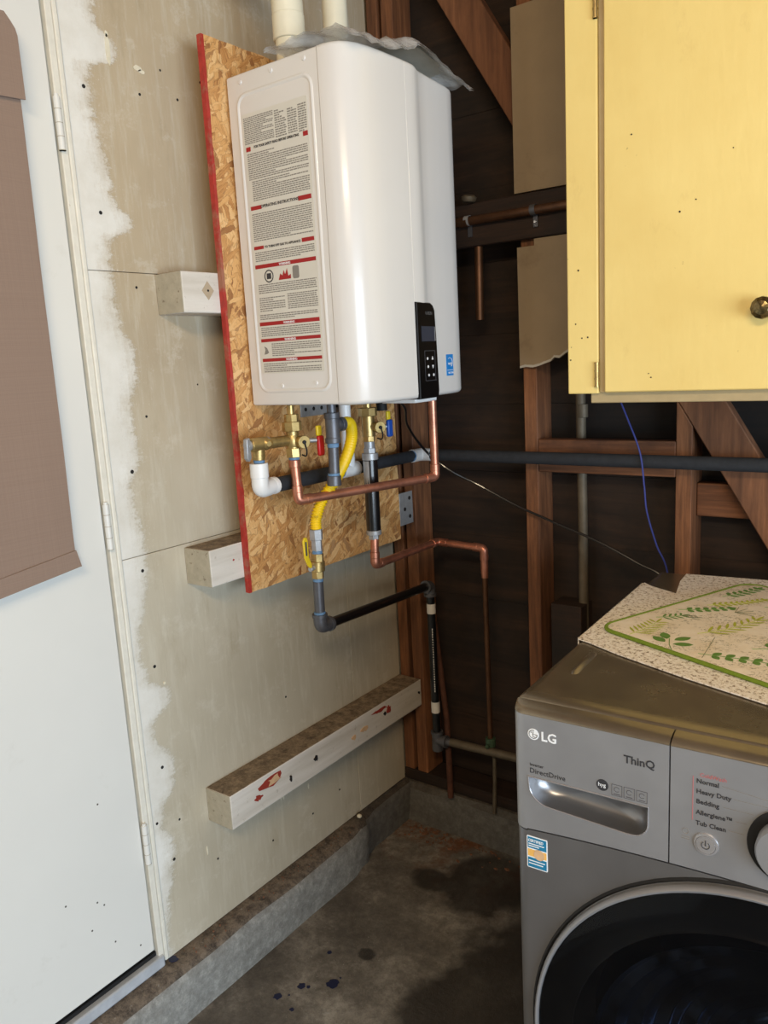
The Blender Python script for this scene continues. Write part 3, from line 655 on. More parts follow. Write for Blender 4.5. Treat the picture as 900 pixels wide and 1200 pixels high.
B().tube([(.1965,-.548,.865),(.170,-.072,.831)],.0125,18).build('black_pipe', m_black, gl)
elbow(gl,(.1705,-.082,.8315),(.170,-.058,.829),(.170,-.058,.800),.0165,m_iron)
B().tube([(.170,-.058,.803),(.172,-.058,.362)],.0125,18).build('black_pipe', m_black, gl)
m_tape = pm('white_tag', (215,212,205), .6)
for za,zb in ((.745,.775),(.43,.465)):
    B().lathe([(.0129,za),(.0132,za),(.0132,zb),(.0129,zb)],(.171,-.058,0),(0,0,1),18,cap=False).build('paper_tag', m_tape, gl, label='small white paper tag')
bb = B()
for i in range(26):
    zz = .50+.0078*i; bb.box(.1705+.0126*.55,.1735+.0126*.55,-.058-.0112,-.058-.0108,zz,zz+random.uniform(.003,.006))
bb.build('pipe_print', m_tape, gl, smooth=0, kind='stuff', label='row of tiny white printed characters')
elbow(gl,(.172,-.058,.366),(.172,-.058,.338),(.205,-.058,.340),.0165,m_iron)
ring(gl,(.203,-.058,.340),(.222,-.058,.342),.0120,m_iron,'nipple'); ring(gl,(.172,-.058,.305),(.172,-.058,.34),.0165,m_iron,'drip_cap')
B().tube([(.222,-.058,.343),(1.9,-.055,.40)],.0125,16).build('old_pipe', m_oldgal, gl, label='old grey pipe along the stud wall')

# copper hot pipe
def cpipe(root, pts, r, fit_r, fr=.022, old_from=None):
    B().tube(fillet(pts, fr), r, 18).build('pipe', m_cu, root)
    P = [Vector(p) for p in pts]
    for i in range(1,len(P)-1):
        a = (P[i-1]-P[i]).normalized(); b = (P[i+1]-P[i]).normalized()
        for q in (a,b): B().cyl(P[i]+q*.018, P[i]+q*.034, fit_r, segs=18).build('solder_joint', m_cu, root, bevel=.001)
        B().tube(fillet([P[i]+a*.022,P[i],P[i]+b*.022],.018), fit_r-.0004, 18).build('elbow_fitting', m_cu, root)
hp = empty('copper_pipe', (.27,-.44,1.19), 'bright copper pipe crossing below the heater and rising to its right end', 'pipe')
cpipe(hp,[(.19,-.62,1.280),(.198,-.624,1.185),(.322,-.236,1.188),(.322,-.236,1.403)],.0108,.0125)
ring(hp,(.19,-.62,1.262),(.19,-.62,1.279),.0135,m_cu,'adapter')
# cold valve and black cylinder
cx_,cy_ = .21,-.362
cvv = empty('isolation_valve', (cx_,cy_,1.28), 'brass isolation valve with blue handle under the heater', 'valve')
ring(cvv,(cx_,cy_,1.376),(cx_,cy_,1.4035),.010,m_brass,'nipple'); ring(cvv,(cx_,cy_,1.356),(cx_,cy_,1.377),.0235,m_brass,'union_nut',8)
ring(cvv,(cx_,cy_,1.305),(cx_,cy_,1.357),.0165,m_brass,'body'); ring(cvv,(cx_,cy_,1.292),(cx_,cy_,1.306),.0155,m_brass,'hex_end',6)
ring(cvv,(cx_+.005,cy_,1.330),(cx_+.030,cy_+.006,1.328),.0115,m_brass,'drain_port'); dc = ring(cvv,(cx_+.028,cy_+.005,1.328),(cx_+.038,cy_,1.328),.0150,m_brass,'drain_cap'); ring(dc,(cx_+.037,cy_,1.328),(cx_+.041,cy_-.002,1.328),.0045,m_rubber,'cap_tether_knob')
B().tube(spline([(cx_+.040,cy_,1.326),(cx_+.04,cy_+.005,1.310),(cx_+.034,cy_+.008,1.298),(cx_+.02,cy_+.008,1.300)],5),.0018,8).build('cap_strap', m_rubber, cvv)
h = B().box(.226,.236,-.311,-.291,1.298,1.342).build('handle', m_blue, cvv, bevel=.004, label='blue lever handle')
B().box(.227,.235,-.312,-.298,1.342,1.364).build('handle_tip', m_yel, h, bevel=.003, label='yellow handle tip')
B().cyl((cx_,-.335,1.325),(.229,-.305,1.325),.005,segs=10).build('handle_stem', m_galv, cvv)
sf = empty('scale_filter', (cx_,cy_,1.05), 'black and chrome cylinder filter on the cold pipe below the blue handled valve', 'filter')
ring(sf,(cx_,cy_,1.272),(cx_,cy_,1.2925),.0135,m_galv,'top_neck'); ring(sf,(cx_,cy_,1.262),(cx_,cy_,1.276),.0165,m_galv,'top_nut',6)
ring(sf,(cx_,cy_,1.246),(cx_,cy_,1.263),.0205,m_galv,'top_cap'); ring(sf,(cx_,cy_-.002,1.062),(cx_,cy_,1.247),.0185,m_black,'cylinder_body')
bb = B(); rs = []
for zz in (1.066,1.244):
    rs.append([(cx_+.0190*math.cos(R(a_)),cy_+.0190*math.sin(R(a_)),zz) for a_ in range(214,297,9)]+[(cx_+.0182*math.cos(R(a_)),cy_+.0182*math.sin(R(a_)),zz) for a_ in range(295,213,-9)])
bb.loft(rs); bb.build('reflection_strip', m_galv, sf, label='silver strip painting a reflection on the cylinder')  # silver strip stands in for the sleeve's reflection
ring(sf,(cx_,cy_-.002,1.052),(cx_,cy_-.002,1.064),.0195,m_galv,'bottom_cap'); ring(sf,(cx_,cy_-.003,1.040),(cx_,cy_-.003,1.054),.014,m_galv,'bottom_nut',6)
# copper cold pipe
cp_ = empty('copper_pipe', (.25,-.2,.97), 'copper pipe from the black cylinder to the corner and down the stud wall', 'pipe')
cpipe(cp_,[(.212,-.366,1.041),(.214,-.372,.973),(.196,-.046,.963),(.350,-.046,.958),(.350,-.046,.885)],.0105,.0122)
B().tube([(.350,-.046,.90),(.352,-.046,.372)],.0078,16).build('down_pipe', m_cu_old, cp_, label='dull old copper down pipe')
ring(cp_,(.350,-.046,.872),(.350,-.046,.905),.0100,m_cu,'reducer')
m_green = pm('green_patina', (60,84,62), .7, .2, .3, 80)
ring(cp_,(.352,-.046,.360),(.352,-.046,.385),.015,m_green,'ground_clamp'); ring(cp_,(.352,-.030,.366),(.352,-.070,.366),.006,m_green,'clamp_screw')
B().tube([(.352,-.03,.362),(.354,-.03,.30),(.356,-.035,.235),(.354,-.04,.14)],.006,12).build('ground_stub', m_oldgal, cp_)
# rusty stub pipe
B().tube([(.150,-.012,.700),(.186,-.022,.40),(.192,-.028,.28),(.194,-.030,.139)],[.008,.009,.0095,.0095],14).build('rusty_pipe', m_rust, loc=(.192,-.028,.139)).update_tag()
tag(bpy.data.objects['rusty_pipe'], 'thin rusty pipe leaning in the dark corner behind the black gas pipe', 'pipe')
# vertical grey conduit between studs
cdt = empty('conduit', (.60,.056,.18), 'upright grey steel conduit between the studs right of the middle stud', 'conduit')
B().tube([(.602,.058,.1765),(.600,.058,1.0),(.592,.058,1.75)],.0130,16).build('pipe', m_oldgal, cdt)
B().cyl((.601,.058,1.315),(.601,.058,1.350),.0145,segs=16).build('coupling', m_oldgal, cdt, bevel=.001)
# small perforated plate near stud
pl_ = empty('metal_plate', (.053,-.07,1.07), 'small galvanised plate with nail holes beside the board\'s right edge', 'plate')
B().box(.0925,.0945,-.085,-.018,1.008,1.105).build('plate', m_galv, pl_, bevel=.001)
for y,z in ((-.035,1.03),(-.035,1.085),(-.06,1.055)): B().cyl((.0945,y,z),(.0955,y,z),.006,segs=10).build('nail_hole', m_hole, pl_)
B().box(.0838,.0925,-.075,-.012,1.02,1.09).build('spacer', m_studx, pl_)
# upper rail, pipe and fittings
rl = empty('rail_board', (.6,-.02,1.79), 'dark level rail board across the studs behind the heater', 'rail')
B().box(.10,1.9,-.020,-.0015,1.775,1.885).build('board', m_rail, rl, bevel=.003)
up = empty('copper_pipe', (.5,-.036,1.84), 'dull copper pipe clamped along the dark rail above the plywood', 'pipe')
B().tube([(.12,-.033,1.838),(1.9,-.033,1.842)],.0115,16).build('pipe', m_cu_old, up)
B().cyl((.30,-.033,1.838),(.326,-.033,1.838),.0135,segs=16).build('coupling', m_cu_old, up)
for x in (.515,.325):
    B().lathe([(.0120,-.007),(.0132,-.007),(.0132,.007),(.0120,.007)],(x,-.033,1.840),(1,0,0),18,cap=False).build('pipe_strap', m_galv if x<.4 else m_iron, up)
    B().box(x-.006,x+.006,-.024,-.0205,1.80,1.83).build('strap_leg', m_iron, up)
B().cyl((.515,-.024,1.812),(.515,-.027,1.812),.003,segs=8).build('strap_screw', m_chrome, up)
B().lathe([(.001,-.009),(.017,-.008),(.021,-.002),(.021,.004),(.015,.009),(.001,.010)],(.325,-.025,1.8955),(.1,0,1),20).build('pipe_cap', m_oldgal, up)
s_ = B().cyl((.345,-.0145,1.773),(.342,-.0145,1.584),.0115,segs=16).build('pipe_stub', m_cu_old, loc=(.343,-.0145,1.584))
tag(s_,'short dull copper pipe stub hanging below the dark rail','pipe')
# plywood scraps on studs
m_ply = pm('grey_beige_plywood', (150,132,106), .75, 0, .07, 9, bump=.0006, dirt=(120,100,78), dsc=6, dth=(.55,.8))
pp1 = B().box(.452,.80,-.0135,-.0012,1.889,2.322).build('plywood_panel', m_ply, bevel=.001, loc=(.6,-.007,1.889)); tag(pp1,'grey beige board above the dark rail, half hidden by the yellow cabinet','board')
zt_ = 1.7735
edge_pts = [(.458,1.452),(.475,1.455),(.495,1.453),(.512,1.456),(.53,1.462),(.545,1.466),(.556,1.476),(.57,1.474),(.585,1.484),(.60,1.492),(.7,1.50)]
bb = B(); bb.prism([(x,-.0135,z) for x,z in edge_pts]+[(.80,-.0135,1.50),(.80,-.0135,zt_),(.505,-.0135,zt_),(.505,-.0135,1.757),(.457,-.0135,1.757)],(0,.0123,0))
pp2 = bb.build('plywood_panel', m_ply, smooth=0, loc=(.6,-.007,1.452)); tag(pp2,'grey beige board with torn lower edge below the dark rail','board')
bb = B()
for (x,z),(x2,z2) in zip(edge_pts,edge_pts[1:]): bb.prism([(x,-.0142,z-.001),(x2,-.0142,z2-.001),(x2,-.0142,z2+.0055),(x,-.0142,z+.0045)],(0,.0007,0))
te = bb.build('torn_edge', pm('torn_paper',(190,184,172),.9), smooth=0, world=False); te.parent = pp2; te.location = (-.6,.007,-1.452); te['label'] = 'pale torn paper edge'
# cables
pc = B().tube(spline([(.245,-.30,1.403),(.25,-.257,1.368),(.225,-.21,1.315),(.222,-.12,1.235),(.277,-.085,1.179),(.34,-.05,1.139),(.446,-.03,1.084),(.553,-.022,1.043),(.672,-.015,1.0),(.772,-.012,.954),(.847,-.012,.915),(.92,-.03,.80),(.95,-.03,.6)],8),.0034,8).build('power_cord', m_black, loc=(.25,-.257,1.36))
tag(pc,'thin black power cord sagging from the heater along the stud wall','cord')
bw = B().tube(spline([(.735,-.06,1.41),(.743,-.06,1.375),(.764,-.06,1.323),(.795,-.06,1.241),(.806,-.06,1.159),(.813,-.06,1.096),(.834,-.05,1.013),(.857,-.04,.948),(.87,-.03,.80)],8),.0022,8).build('blue_wire', pm('blue_insulation',(48,58,130),.5), loc=(.743,-.06,1.3))
tag(bw,'thin blue wire hanging from under the yellow cabinet','wire')

# ------------------------------------------------------------ yellow cabinet
N = NT('yellow_paint'); P = N.pos(); n = N.noise(P,3,5,.6); n2 = N.noise(N.pos((1,1,1)),34,4,.7)
col = N.ramp(n,[(.3,srgb((236,208,128))),(.7,srgb((246,221,142)))])
col = N.mix(N.mapr(N.noise(N.pos((1.5,1,.7)),6,6,.75),.60,.75,0,.35), col, srgb((206,172,104)))
col = N.mix(N.mapr(n2,.72,.76,0,.6), col, srgb((150,118,60)))
N.bump(N.noise(N.pos((1,1,.25)),60,4),.0015,.5); m_cab = N.out(col,.42)
m_cabgap = pm('bare_beige_paint', (186,166,126), .6, 0, .05)
m_cabin = pm('beige_cabinet_board', (178,160,122), .7, 0, .06)
CX0,CY = .719,-.30; CZ0 = 1.397
cb_ = empty('wall_cabinet', (1.3,-.15,CZ0), 'yellow painted wall cabinet hung above the washing machine', 'cabinet')
bb = B(); bb.box(CX0+.004,1.90,-.282,-.0210,CZ0+.014,2.5); bb.build('carcass', m_cabin, cb_, bevel=.002)
B().box(CX0,CX0+.0685,CY,-.282,CZ0,2.5).build('face_stile', m_cab, cb_, bevel=.0025)
B().box(CX0+.069,CX0+.0835,CY+.004,-.282,CZ0+.001,2.5).build('beige_strip', m_cabgap, cb_, bevel=.003, label='unpainted beige strip between stile and door')
B().box(1.83,1.90,CY,-.282,CZ0,2.5).build('face_stile', m_cab, cb_, bevel=.0025)
B().box(.766,1.90,CY+.012,CY+.030,CZ0-.021,CZ0+.013).build('bottom_rail', m_cabin, cb_, bevel=.002, label='beige rail along the underside')
dr = B().box(CX0+.084,1.825,CY-.006,CY+.013,CZ0+.002,2.46).build('cabinet_door', m_cab, cb_, bevel=.003)
kn = B().lathe([(.008,0),(.006,.008),(.007,.012),(.017,.016),(.021,.022),(.020,.030),(.013,.036),(.003,.038)],(1.113,CY-.006,1.549),(0,-1,0),12)
kn.build('knob', pm('antique_brass_facets',(120,105,72),.25,.9,.5,160), dr, smooth=0, label='faceted antique metal knob')
for z in (1.437,2.155):
    hg = B().cyl((CX0+.0665,CY-.003,z-.026),(CX0+.0665,CY-.003,z+.026),.0045,segs=10).build('hinge', m_brass, cb_)
    for k in range(4): B().cyl((CX0+.0665,CY-.003,z-.026+.0165*k),(CX0+.0665,CY-.003,z-.0235+.0165*k),.0055,segs=10).build('knuckle', m_brass, hg)
bb = B()
for x,z in ((.745,1.655),(.752,1.515),(.765,1.516),(.728,1.497),(.726,1.470),(.738,1.545),(.897,1.436),(.902,1.428),(.955,1.742),(.985,1.76),(.86,1.90),(1.05,1.84)):
    bb.cyl((x,CY-(.0062 if x>.8 else .0002),z),(x,CY-(.0068 if x>.8 else .0008),z),random.uniform(.0008,.0021),segs=6)
bb.build('nick', m_hole, cb_, kind='stuff', label='small dark nicks in the yellow paint')

# ------------------------------------------------------------ fabric shade on the door
N = NT('brown_fabric'); n = N.noise(N.pos((1,260,1)),2,2); n2 = N.noise(N.pos((1,1,260)),2,2)
col = N.mix(N.math('MULTIPLY',N.math('ADD',n,n2),.5), srgb((128,106,92)), srgb((152,130,114))); N.bump(N.math('ADD',n,n2),.0006,.4); m_fab = N.out(col,.9)
N.p.inputs['Sheen Weight'].default_value = .2
bs = empty('window_shade', (.02,-1.4,1.1), 'taupe fabric shade hanging over the white door', 'shade')
def cloth(y0f,y1f,z0f,z1f,x0,th,nm,n=14,m=30,amp=.004,seed=0):
    bb = B(); G = []
    for i in range(n+1):
        row = []
        for j in range(m+1):
            s = i/n; t_ = j/m
            y = y0f(t_)*(1-s)+y1f(t_)*s; z = z0f(s)*(1-t_)+z1f(s)*t_
            row.append((x0+amp*(mnoise.noise(Vector((y*7,z*3,seed)))+.4*mnoise.noise(Vector((y*20,z*6,seed)))), y, z))
        G.append(row)
    F = [[bb.v(p) for p in r_] for r_ in G]; K = [[bb.v((p[0]-th,p[1],p[2])) for p in r_] for r_ in G]
    for i in range(n):
        for j in range(m):
            bb.bm.faces.new((F[i][j],F[i+1][j],F[i+1][j+1],F[i][j+1])); bb.bm.faces.new((K[i][j],K[i][j+1],K[i+1][j+1],K[i+1][j]))
    for i in range(n):
        for j in (0,m): bb.bm.faces.new((F[i][j],F[i+1][j],K[i+1][j],K[i][j]))
    for j in range(m):
        for i in (0,n): bb.bm.faces.new((F[i][j],F[i][j+1],K[i][j+1],K[i][j]))
    return bb.build(nm, m_fab, bs, smooth=60)
cloth(lambda t_:-1.74,lambda t_:-1.091+.007*t_,lambda s:1.085+.067*s,lambda s:2.05,.024,.002,'fabric_panel',seed=1)
cloth(lambda t_:-1.74,lambda t_:-1.083-.008*t_,lambda s:1.041+.080*s,lambda s:1.077+.078*s,.0275,.0035,'bottom_hem',m=6,amp=.001,seed=1)
cloth(lambda t_:-1.74,lambda t_:-1.080-.0*t_-.02*max(0,t_-.8)*5*t_,lambda s:1.955+.030*s,lambda s:2.125+.0*s,.032,.003,'valance',m=12,amp=.002,seed=2)
B().box(-.001,.020,-1.74,-1.095,2.085,2.115).build('head_rail', m_fab, bs)

# ------------------------------------------------------------ washing machine (local frame)
WR = .0423
ws = empty('washing_machine', (.928,-.988,0), 'graphite front loading washing machine with a dark glass door', 'washing machine', rz=WR)
def wb_(bb, *a, **k): return bb.build(*a, world=False, **k)
N = NT('graphite_steel_paint'); P = N.pos(obj=True); n = N.noise(P,4,5,.6); n2 = N.noise(P,900,2)
col = N.ramp(n,[(.3,srgb((134,134,136))),(.7,srgb((150,150,152)))]); N.bump(n,.0006,.2)
m_ws = N.out(col, N.mapr(n,.3,.7,.24,.36), .75)
N = NT('graphite_panel'); P = N.pos(obj=True); n = N.noise(P,6,4,.6)
col = N.ramp(n,[(.3,srgb((154,155,158))),(.7,srgb((168,169,172)))]); m_wp = N.out(col,N.mapr(n,.3,.7,.34,.44),.55)
N = NT('bronze_grey_top'); P = N.pos(obj=True); n = N.noise(P,5,6,.7)
col = N.ramp(n,[(.3,srgb((116,107,92))),(.7,srgb((138,128,110)))]); col = N.mix(N.mapr(N.noise(P,18,6,.8),.66,.74,0,.4),col,srgb((150,144,132)))
m_wt = N.out(col,N.mapr(n,.3,.7,.18,.30),.6)
W_,D_ = .686,.775
# body shell
wb_(B().box(0,.012,.045,D_,.03,.972),'side_panel',m_ws,ws,bevel=.003); wb_(B().box(W_-.012,W_,.045,D_,.03,.972),'side_panel',m_ws,ws,bevel=.003)
wb_(B().box(.0125,W_-.0125,D_-.012,D_,.03,.972),'back_panel',m_ws,ws); wb_(B().box(.0125,W_-.0125,.05,D_-.013,.03,.04),'base_pan',m_ws,ws)
for u_ in (.04,.64):
    for v_ in (.08,.72): wb_(B().cyl((u_,v_,0),(u_,v_,.0295),.022,segs=16),'foot',m_rubber,ws)
def ztop(u): return .799+.016*(1-((u-.343)/.343)**2)
def arch(u0,u1,n=12):
    us = [u0]+[u0+.025+(u1-u0-.05)*i/n for i in range(n+1)]+[u1]
    return [(u, ztop(u)) for u in us]
# front plate with door opening
DC = (.355,.484)
def plate_with_hole(outer, hole, v0, v1):
    bb = B(); bm = bb.bm
    lo = [bm.verts.new((u,v0,z)) for u,z in outer]; lh = [bm.verts.new((u,v0,z)) for u,z in hole]
    es = [bm.edges.new((l[i],l[(i+1)%len(l)])) for l in (lo,lh) for i in range(len(l))]
    bmesh.ops.triangle_fill(bm, edges=es, use_beauty=True)
    fs = bm.faces[:]; r_ = bmesh.ops.extrude_face_region(bm, geom=fs)
    for v_ in [g_ for g_ in r_['geom'] if isinstance(g_, bmesh.types.BMVert)]: v_.co.y = v1
    return bb
def vbevel(bb, u_list, v0, r):
    es = [e for e in bb.bm.edges if all(abs(v_.co.y-v0)<1e-4 for v_ in e.verts) and any(abs(e.verts[0].co.x-u)<1e-4 and abs(e.verts[1].co.x-u)<1e-4 for u in u_list)]
    bmesh.ops.bevel(bb.bm, geom=es, offset=r, segments=5, profile=.5, affect='EDGES'); return bb
outer = [(.022,.03),(W_-.022,.03)]+[(u,z-.004) for u,z in arch(.022,W_-.022,16)[::-1]]
hole = [(DC[0]+.296*math.cos(2*math.pi*i/64),DC[1]+.296*math.sin(2*math.pi*i/64)) for i in range(64)]
def column(bb, ue, z0, z1, v0, v1, sgn, r=.021):   # rounded vertical corner strip
    sec = [(ue,v1)]
    for q in range(9):
        a_ = math.pi/2*q/8; sec.append((ue+sgn*(r-r*math.cos(a_)), v0+r-r*math.sin(a_)))
    sec += [(ue+sgn*.022,v0),(ue+sgn*.022,v1)]
    bb.loft([[(u,v,z0) for u,v in sec],[(u,v,z1) for u,v in sec]]); return bb
fp = plate_with_hole(outer,hole,0,.044); column(fp,0,.03,.7955,0,.044,1); column(fp,W_,.03,.7955,0,.044,-1); wb_(fp,'front_plate',m_ws,ws,smooth=35)
# drum and cavity
wb_(B().lathe([(.297,.02),(.297,.05),(.25,.052),(.25,.36),(.01,.37)],(DC[0],0,DC[1]),(0,1,0),48,cap=False),'drum',pm('dark_drum_steel',(16,17,20),.5,.3),ws)
# door
dd_ = wb_(B().lathe([(.3235,.0005),(.3245,-.006),(.323,-.013),(.3205,-.0155),(.3175,-.0145),(.3165,-.0115)],(DC[0],0,DC[1]),(0,1,0),96,cap=False),'door_ring',m_wp,ws,smooth=50)
N = NT('dark_tinted_glass'); gl_ = N.out((.004,.0045,.006,1), .03); N.p.inputs['Alpha'].default_value = .5; N.p.inputs['IOR'].default_value = 1.3
m_dg = N.m
wb_(B().lathe([(.3170,-.0112),(.310,-.0150),(.28,-.022),(.22,-.031),(.13,-.038),(.001,-.041)],(DC[0],0,DC[1]),(0,1,0),96,cap=False),'door_glass',m_dg,dd_,smooth=80)
wb_(B().lathe([(.3160,-.0105),(.3160,-.0090),(.265,-.012),(.262,-.016)],(DC[0],0,DC[1]),(0,1,0),96,cap=False),'black_glass_border',m_gloss_black,dd_,smooth=60)
# rippled inner bowl of the door, bluish reflections painted into its colour
m_bowl = pm('bowl_painted_reflections', (100,120,152), .14, .95, .5, 7, dirt=(6,7,9), dsc=6, dth=(.44,.58))
prof = []
for i in range(90):
    t_ = i/89; r_ = .25*(1-t_)**.9+.012; prof.append((r_, .13*math.sin(t_*1.45)+.0045*math.sin(t_*44)))
wb_(B().lathe(prof,(DC[0]+.02,.012,DC[1]-.03),(0,1,0),64,cap=False),'glass_bowl',m_bowl,dd_,smooth=80)
wb_(B().lathe([(.3250,-.0003),(.3280,-.0028),(.3310,-.0003)],(DC[0],0,DC[1]),(0,1,0),96,cap=False),'door_shadow_ring',m_rubber,ws,smooth=60)  # black ring standing in for the shadowed crevice around the door
# drawer panel with handle recess
GU = .2265

outer = arch(.022,GU-.001)+[(GU-.001,.981),(.022,.981)]
def hcup(s=0):
    u0,u1,zt = .026+s*.8,.199-s*.8,.886-s*.5
    pts_ = [(u0,zt),(u0+.001,zt-.012+s*.2)]
    for i in range(1,9):
        a_ = math.pi/2*i/8; pts_.append((u0+.032-(.031)*math.cos(a_)+.0, zt-.012-(.030-s*.6)*math.sin(a_)))
    pts_.append((u1-.03, zt-.048+s*1.0))
    for i in range(1,7):
        a_ = math.pi/2*i/6; pts_.append((u1-.022+.022*math.sin(a_), zt-.026+s*.5-(.022-s*.3)*math.cos(a_)))
    pts_.append((u1,zt)); return pts_
h0 = hcup(0)
dp = column(plate_with_hole(outer,h0,-.003,.044),0,.7995,.981,-.003,.044,1)
dpo = wb_(dp,'detergent_drawer',m_wp,ws,smooth=35)
bb = B(); rings_ = []
def cup_ring(k,v): 
    cu_,cz_ = .112,.866
    return [(cu_+(u-cu_)*k, v, cz_+(z-cz_)*k) for u,z in h0]
bb.loft([cup_ring(1.0,-.0032),cup_ring(.985,.006),cup_ring(.93,.018),cup_ring(.8,.027),cup_ring(.5,.031),cup_ring(.1,.032)],cap=False); bb.bm.faces.new([bb.v(p) for p in cup_ring(.1,.032)])
wb_(bb,'handle_recess',m_ws,dpo,smooth=80)
rim_ = [Vector((u,-.0034,z)) for u,z in h0]; bb = B(); bb.tube(rim_+[rim_[0]],.0011,6); wb_(bb,'recess_rim',m_chrome,dpo)
# control panel
outer = [(GU+.001,.981)]+arch(GU+.001,W_)+[(W_,.981)]
bb = B(); bb.prism([(u,-.003,z) for u,z in outer],(0,.047,0)); bb.bm.normal_update()
cpo = wb_(vbevel(bb,(W_,),-.003,.02),'control_panel',m_wp,ws,smooth=35)
def lip(u0,u1,par,name):
    bb = B(); rings = []
    us = [u0]+[u0+k for k in (.0015,.004,.008,.013,.020) if u0<.01]+[u1-.020+k for k in (0,.007,.012,.016,.0185) if u1>.6]+[u1]
    for u in us:
        e = min(u, W_-u); v0 = .020-math.sqrt(max(0,.020**2-(.020-e)**2)) if e<.020 else 0
        pr = [(-.003,.9812),(-.0015,.9845),(.004,.9880),(.012,.9907),(.0235,.9925),(.0235,.9812)]
        rings.append([(u, v0*(1-(v+.003)/.0265)+v, z) for v,z in pr])
    bb.loft(rings); wb_(bb,name,m_wt,par,smooth=70)
lip(.0003,GU-.001,dpo,'top_lip'); lip(GU+.001,W_-.0003,cpo,'top_lip')
# top plate behind the lip
def tring(z, i_f, i_s):
    r_ = .004; out_ = []
    for cx2,cy2,a0 in ((W_-i_s-r_,D_-i_s-.005,0),(i_s+r_,D_-i_s-.005,90),(i_s+r_,-.003+i_f+r_,180),(W_-i_s-r_,-.003+i_f+r_,270)):
        for q in range(6):
            a_ = R(a0+90*q/5); rr_ = r_ if a0>=180 else .004
            out_.append((cx2+r_*math.cos(a_), cy2+rr_*math.sin(a_), z))
    return out_
wb_(B().loft([tring(.973,.0275,0),tring(.9905,.0275,0),tring(.9935,.0285,.0015),tring(.9950,.032,.004),tring(.9962,.044,.008),tring(.9965,.052,.013)]),'top_plate',m_wt,ws,smooth=60)
ZT = .9965
bb = B(); bb.tube([(.044,.125,ZT-.009),(.043,.14,ZT-.0065),(.041,.225,ZT-.0060),(.040,.245,ZT-.009)],[.006,.010,.010,.006],16); wb_(bb,'top_ridge',m_wt,ws)
# dial, buttons
DLc = (.372,.880)
wb_(B().lathe([(.050,-.003),(.050,-.006),(.043,-.008),(.036,-.005)],(DLc[0],0,DLc[1]),(0,1,0),48,cap=False),'dial_well',m_rubber,cpo)
wb_(B().lathe([(.0385,-.004),(.0385,-.022),(.036,-.026),(.001,-.027)],(DLc[0],0,DLc[1]),(0,1,0),48,cap=False),'dial',m_wp,cpo,smooth=40)
pb = wb_(B().lathe([(.0155,-.003),(.0150,-.0055),(.0125,-.006),(.0125,-.0045),(.012,-.0065),(.001,-.007)],(.2735,0,.8555),(0,1,0),32,cap=False),'power_button',m_chrome,cpo,smooth=50)
xd = (1,0,0)
def wtxt(s,size,u,z,m,par,sx=1,bold=0,al='LEFT',vv=-.0034): return lettering(s,size,(u,vv,z),xd,zd,m,par,'lettering',al,sx=sx,world=False,bold=bold)
bb = B(); bb.tube([(.2735+.005*math.cos(R(a_)),-.0073,.8555+.005*math.sin(R(a_))) for a_ in range(125,416,15)],.0005,6); wb_(bb,'power_symbol',m_ink,pb)
wb_(B().box(.273,.274,-.0077,-.0071,.8555,.8625),'power_symbol',m_ink,pb,smooth=0)
m_icon = pm('icon_ink', (88,88,92), .6, 0, 0)
# round logo: disc with face outline
lg = wb_(B().lathe([(.0085,-.0030),(.0085,-.0036),(.001,-.0037)],(.0355,0,.9535),(0,1,0),28,cap=False),'round_logo',m_white_ink,dpo)
bb = B(); bb.tube([(.0355+.0062*math.cos(R(a_)),-.0038,.9535+.0062*math.sin(R(a_))) for a_ in range(75,361,15)],.0005,6)
bb.tube([(.0355,-.0038,.9578),(.0355,-.0038,.9497),(.0388,-.0038,.9497)],.0005,6); bb.tube([(.0417,-.0038,.9535),(.0375,-.0038,.9535)],.0005,6); wb_(bb,'logo_line',m_iron,lg)
wb_(B().cyl((.0325,-.0036,.9562),(.0325,-.0040,.9562),.0009,segs=8),'logo_dot',m_iron,lg)
wtxt('LG',.0195,.047,.9465,m_white_ink,dpo,bold=.0004)
wtxt('ThinQ',.0158,.1660,.9430,m_ink,dpo,bold=.0003)
wtxt('Inverter',.0065,.029,.9035,m_ink,dpo); wtxt('DirectDrive',.0112,.0285,.8925,m_ink,dpo)
nfc = wb_(B().lathe([(.0085,-.0030),(.0085,-.0035),(.001,-.0036)],(.1365,0,.9015),(0,1,0),20,cap=False),'feature_badge',m_ink,dpo)
wtxt('hyg',.008,.1305,.8995,m_white_ink,nfc,vv=-.0037)
for k,u_ in enumerate((.1495,.1665,.1835)):
    bb = B(); a0,a1,b0,b1 = u_,u_+.0145,.8905,.9070
    for q in ((a0,a1,b0,b0+.0005),(a0,a1,b1-.0005,b1),(a0,a0+.0005,b0,b1),(a1-.0005,a1,b0,b1)): bb.box(q[0],q[1],-.0036,-.0030,q[2],q[3])
    ic = wb_(bb,'icon_frame',m_icon,dpo,smooth=0)
    bb = B(); bb.tube([((a0+a1)/2+.0035*math.cos(R(a_)),-.0034,.9+.0035*math.sin(R(a_))) for a_ in range(20,330,25)],.0004,5); bb.box(a0+.003,a1-.003,-.0036,-.003,.8925,.8935); wb_(bb,'icon_symbol',m_icon,ic)
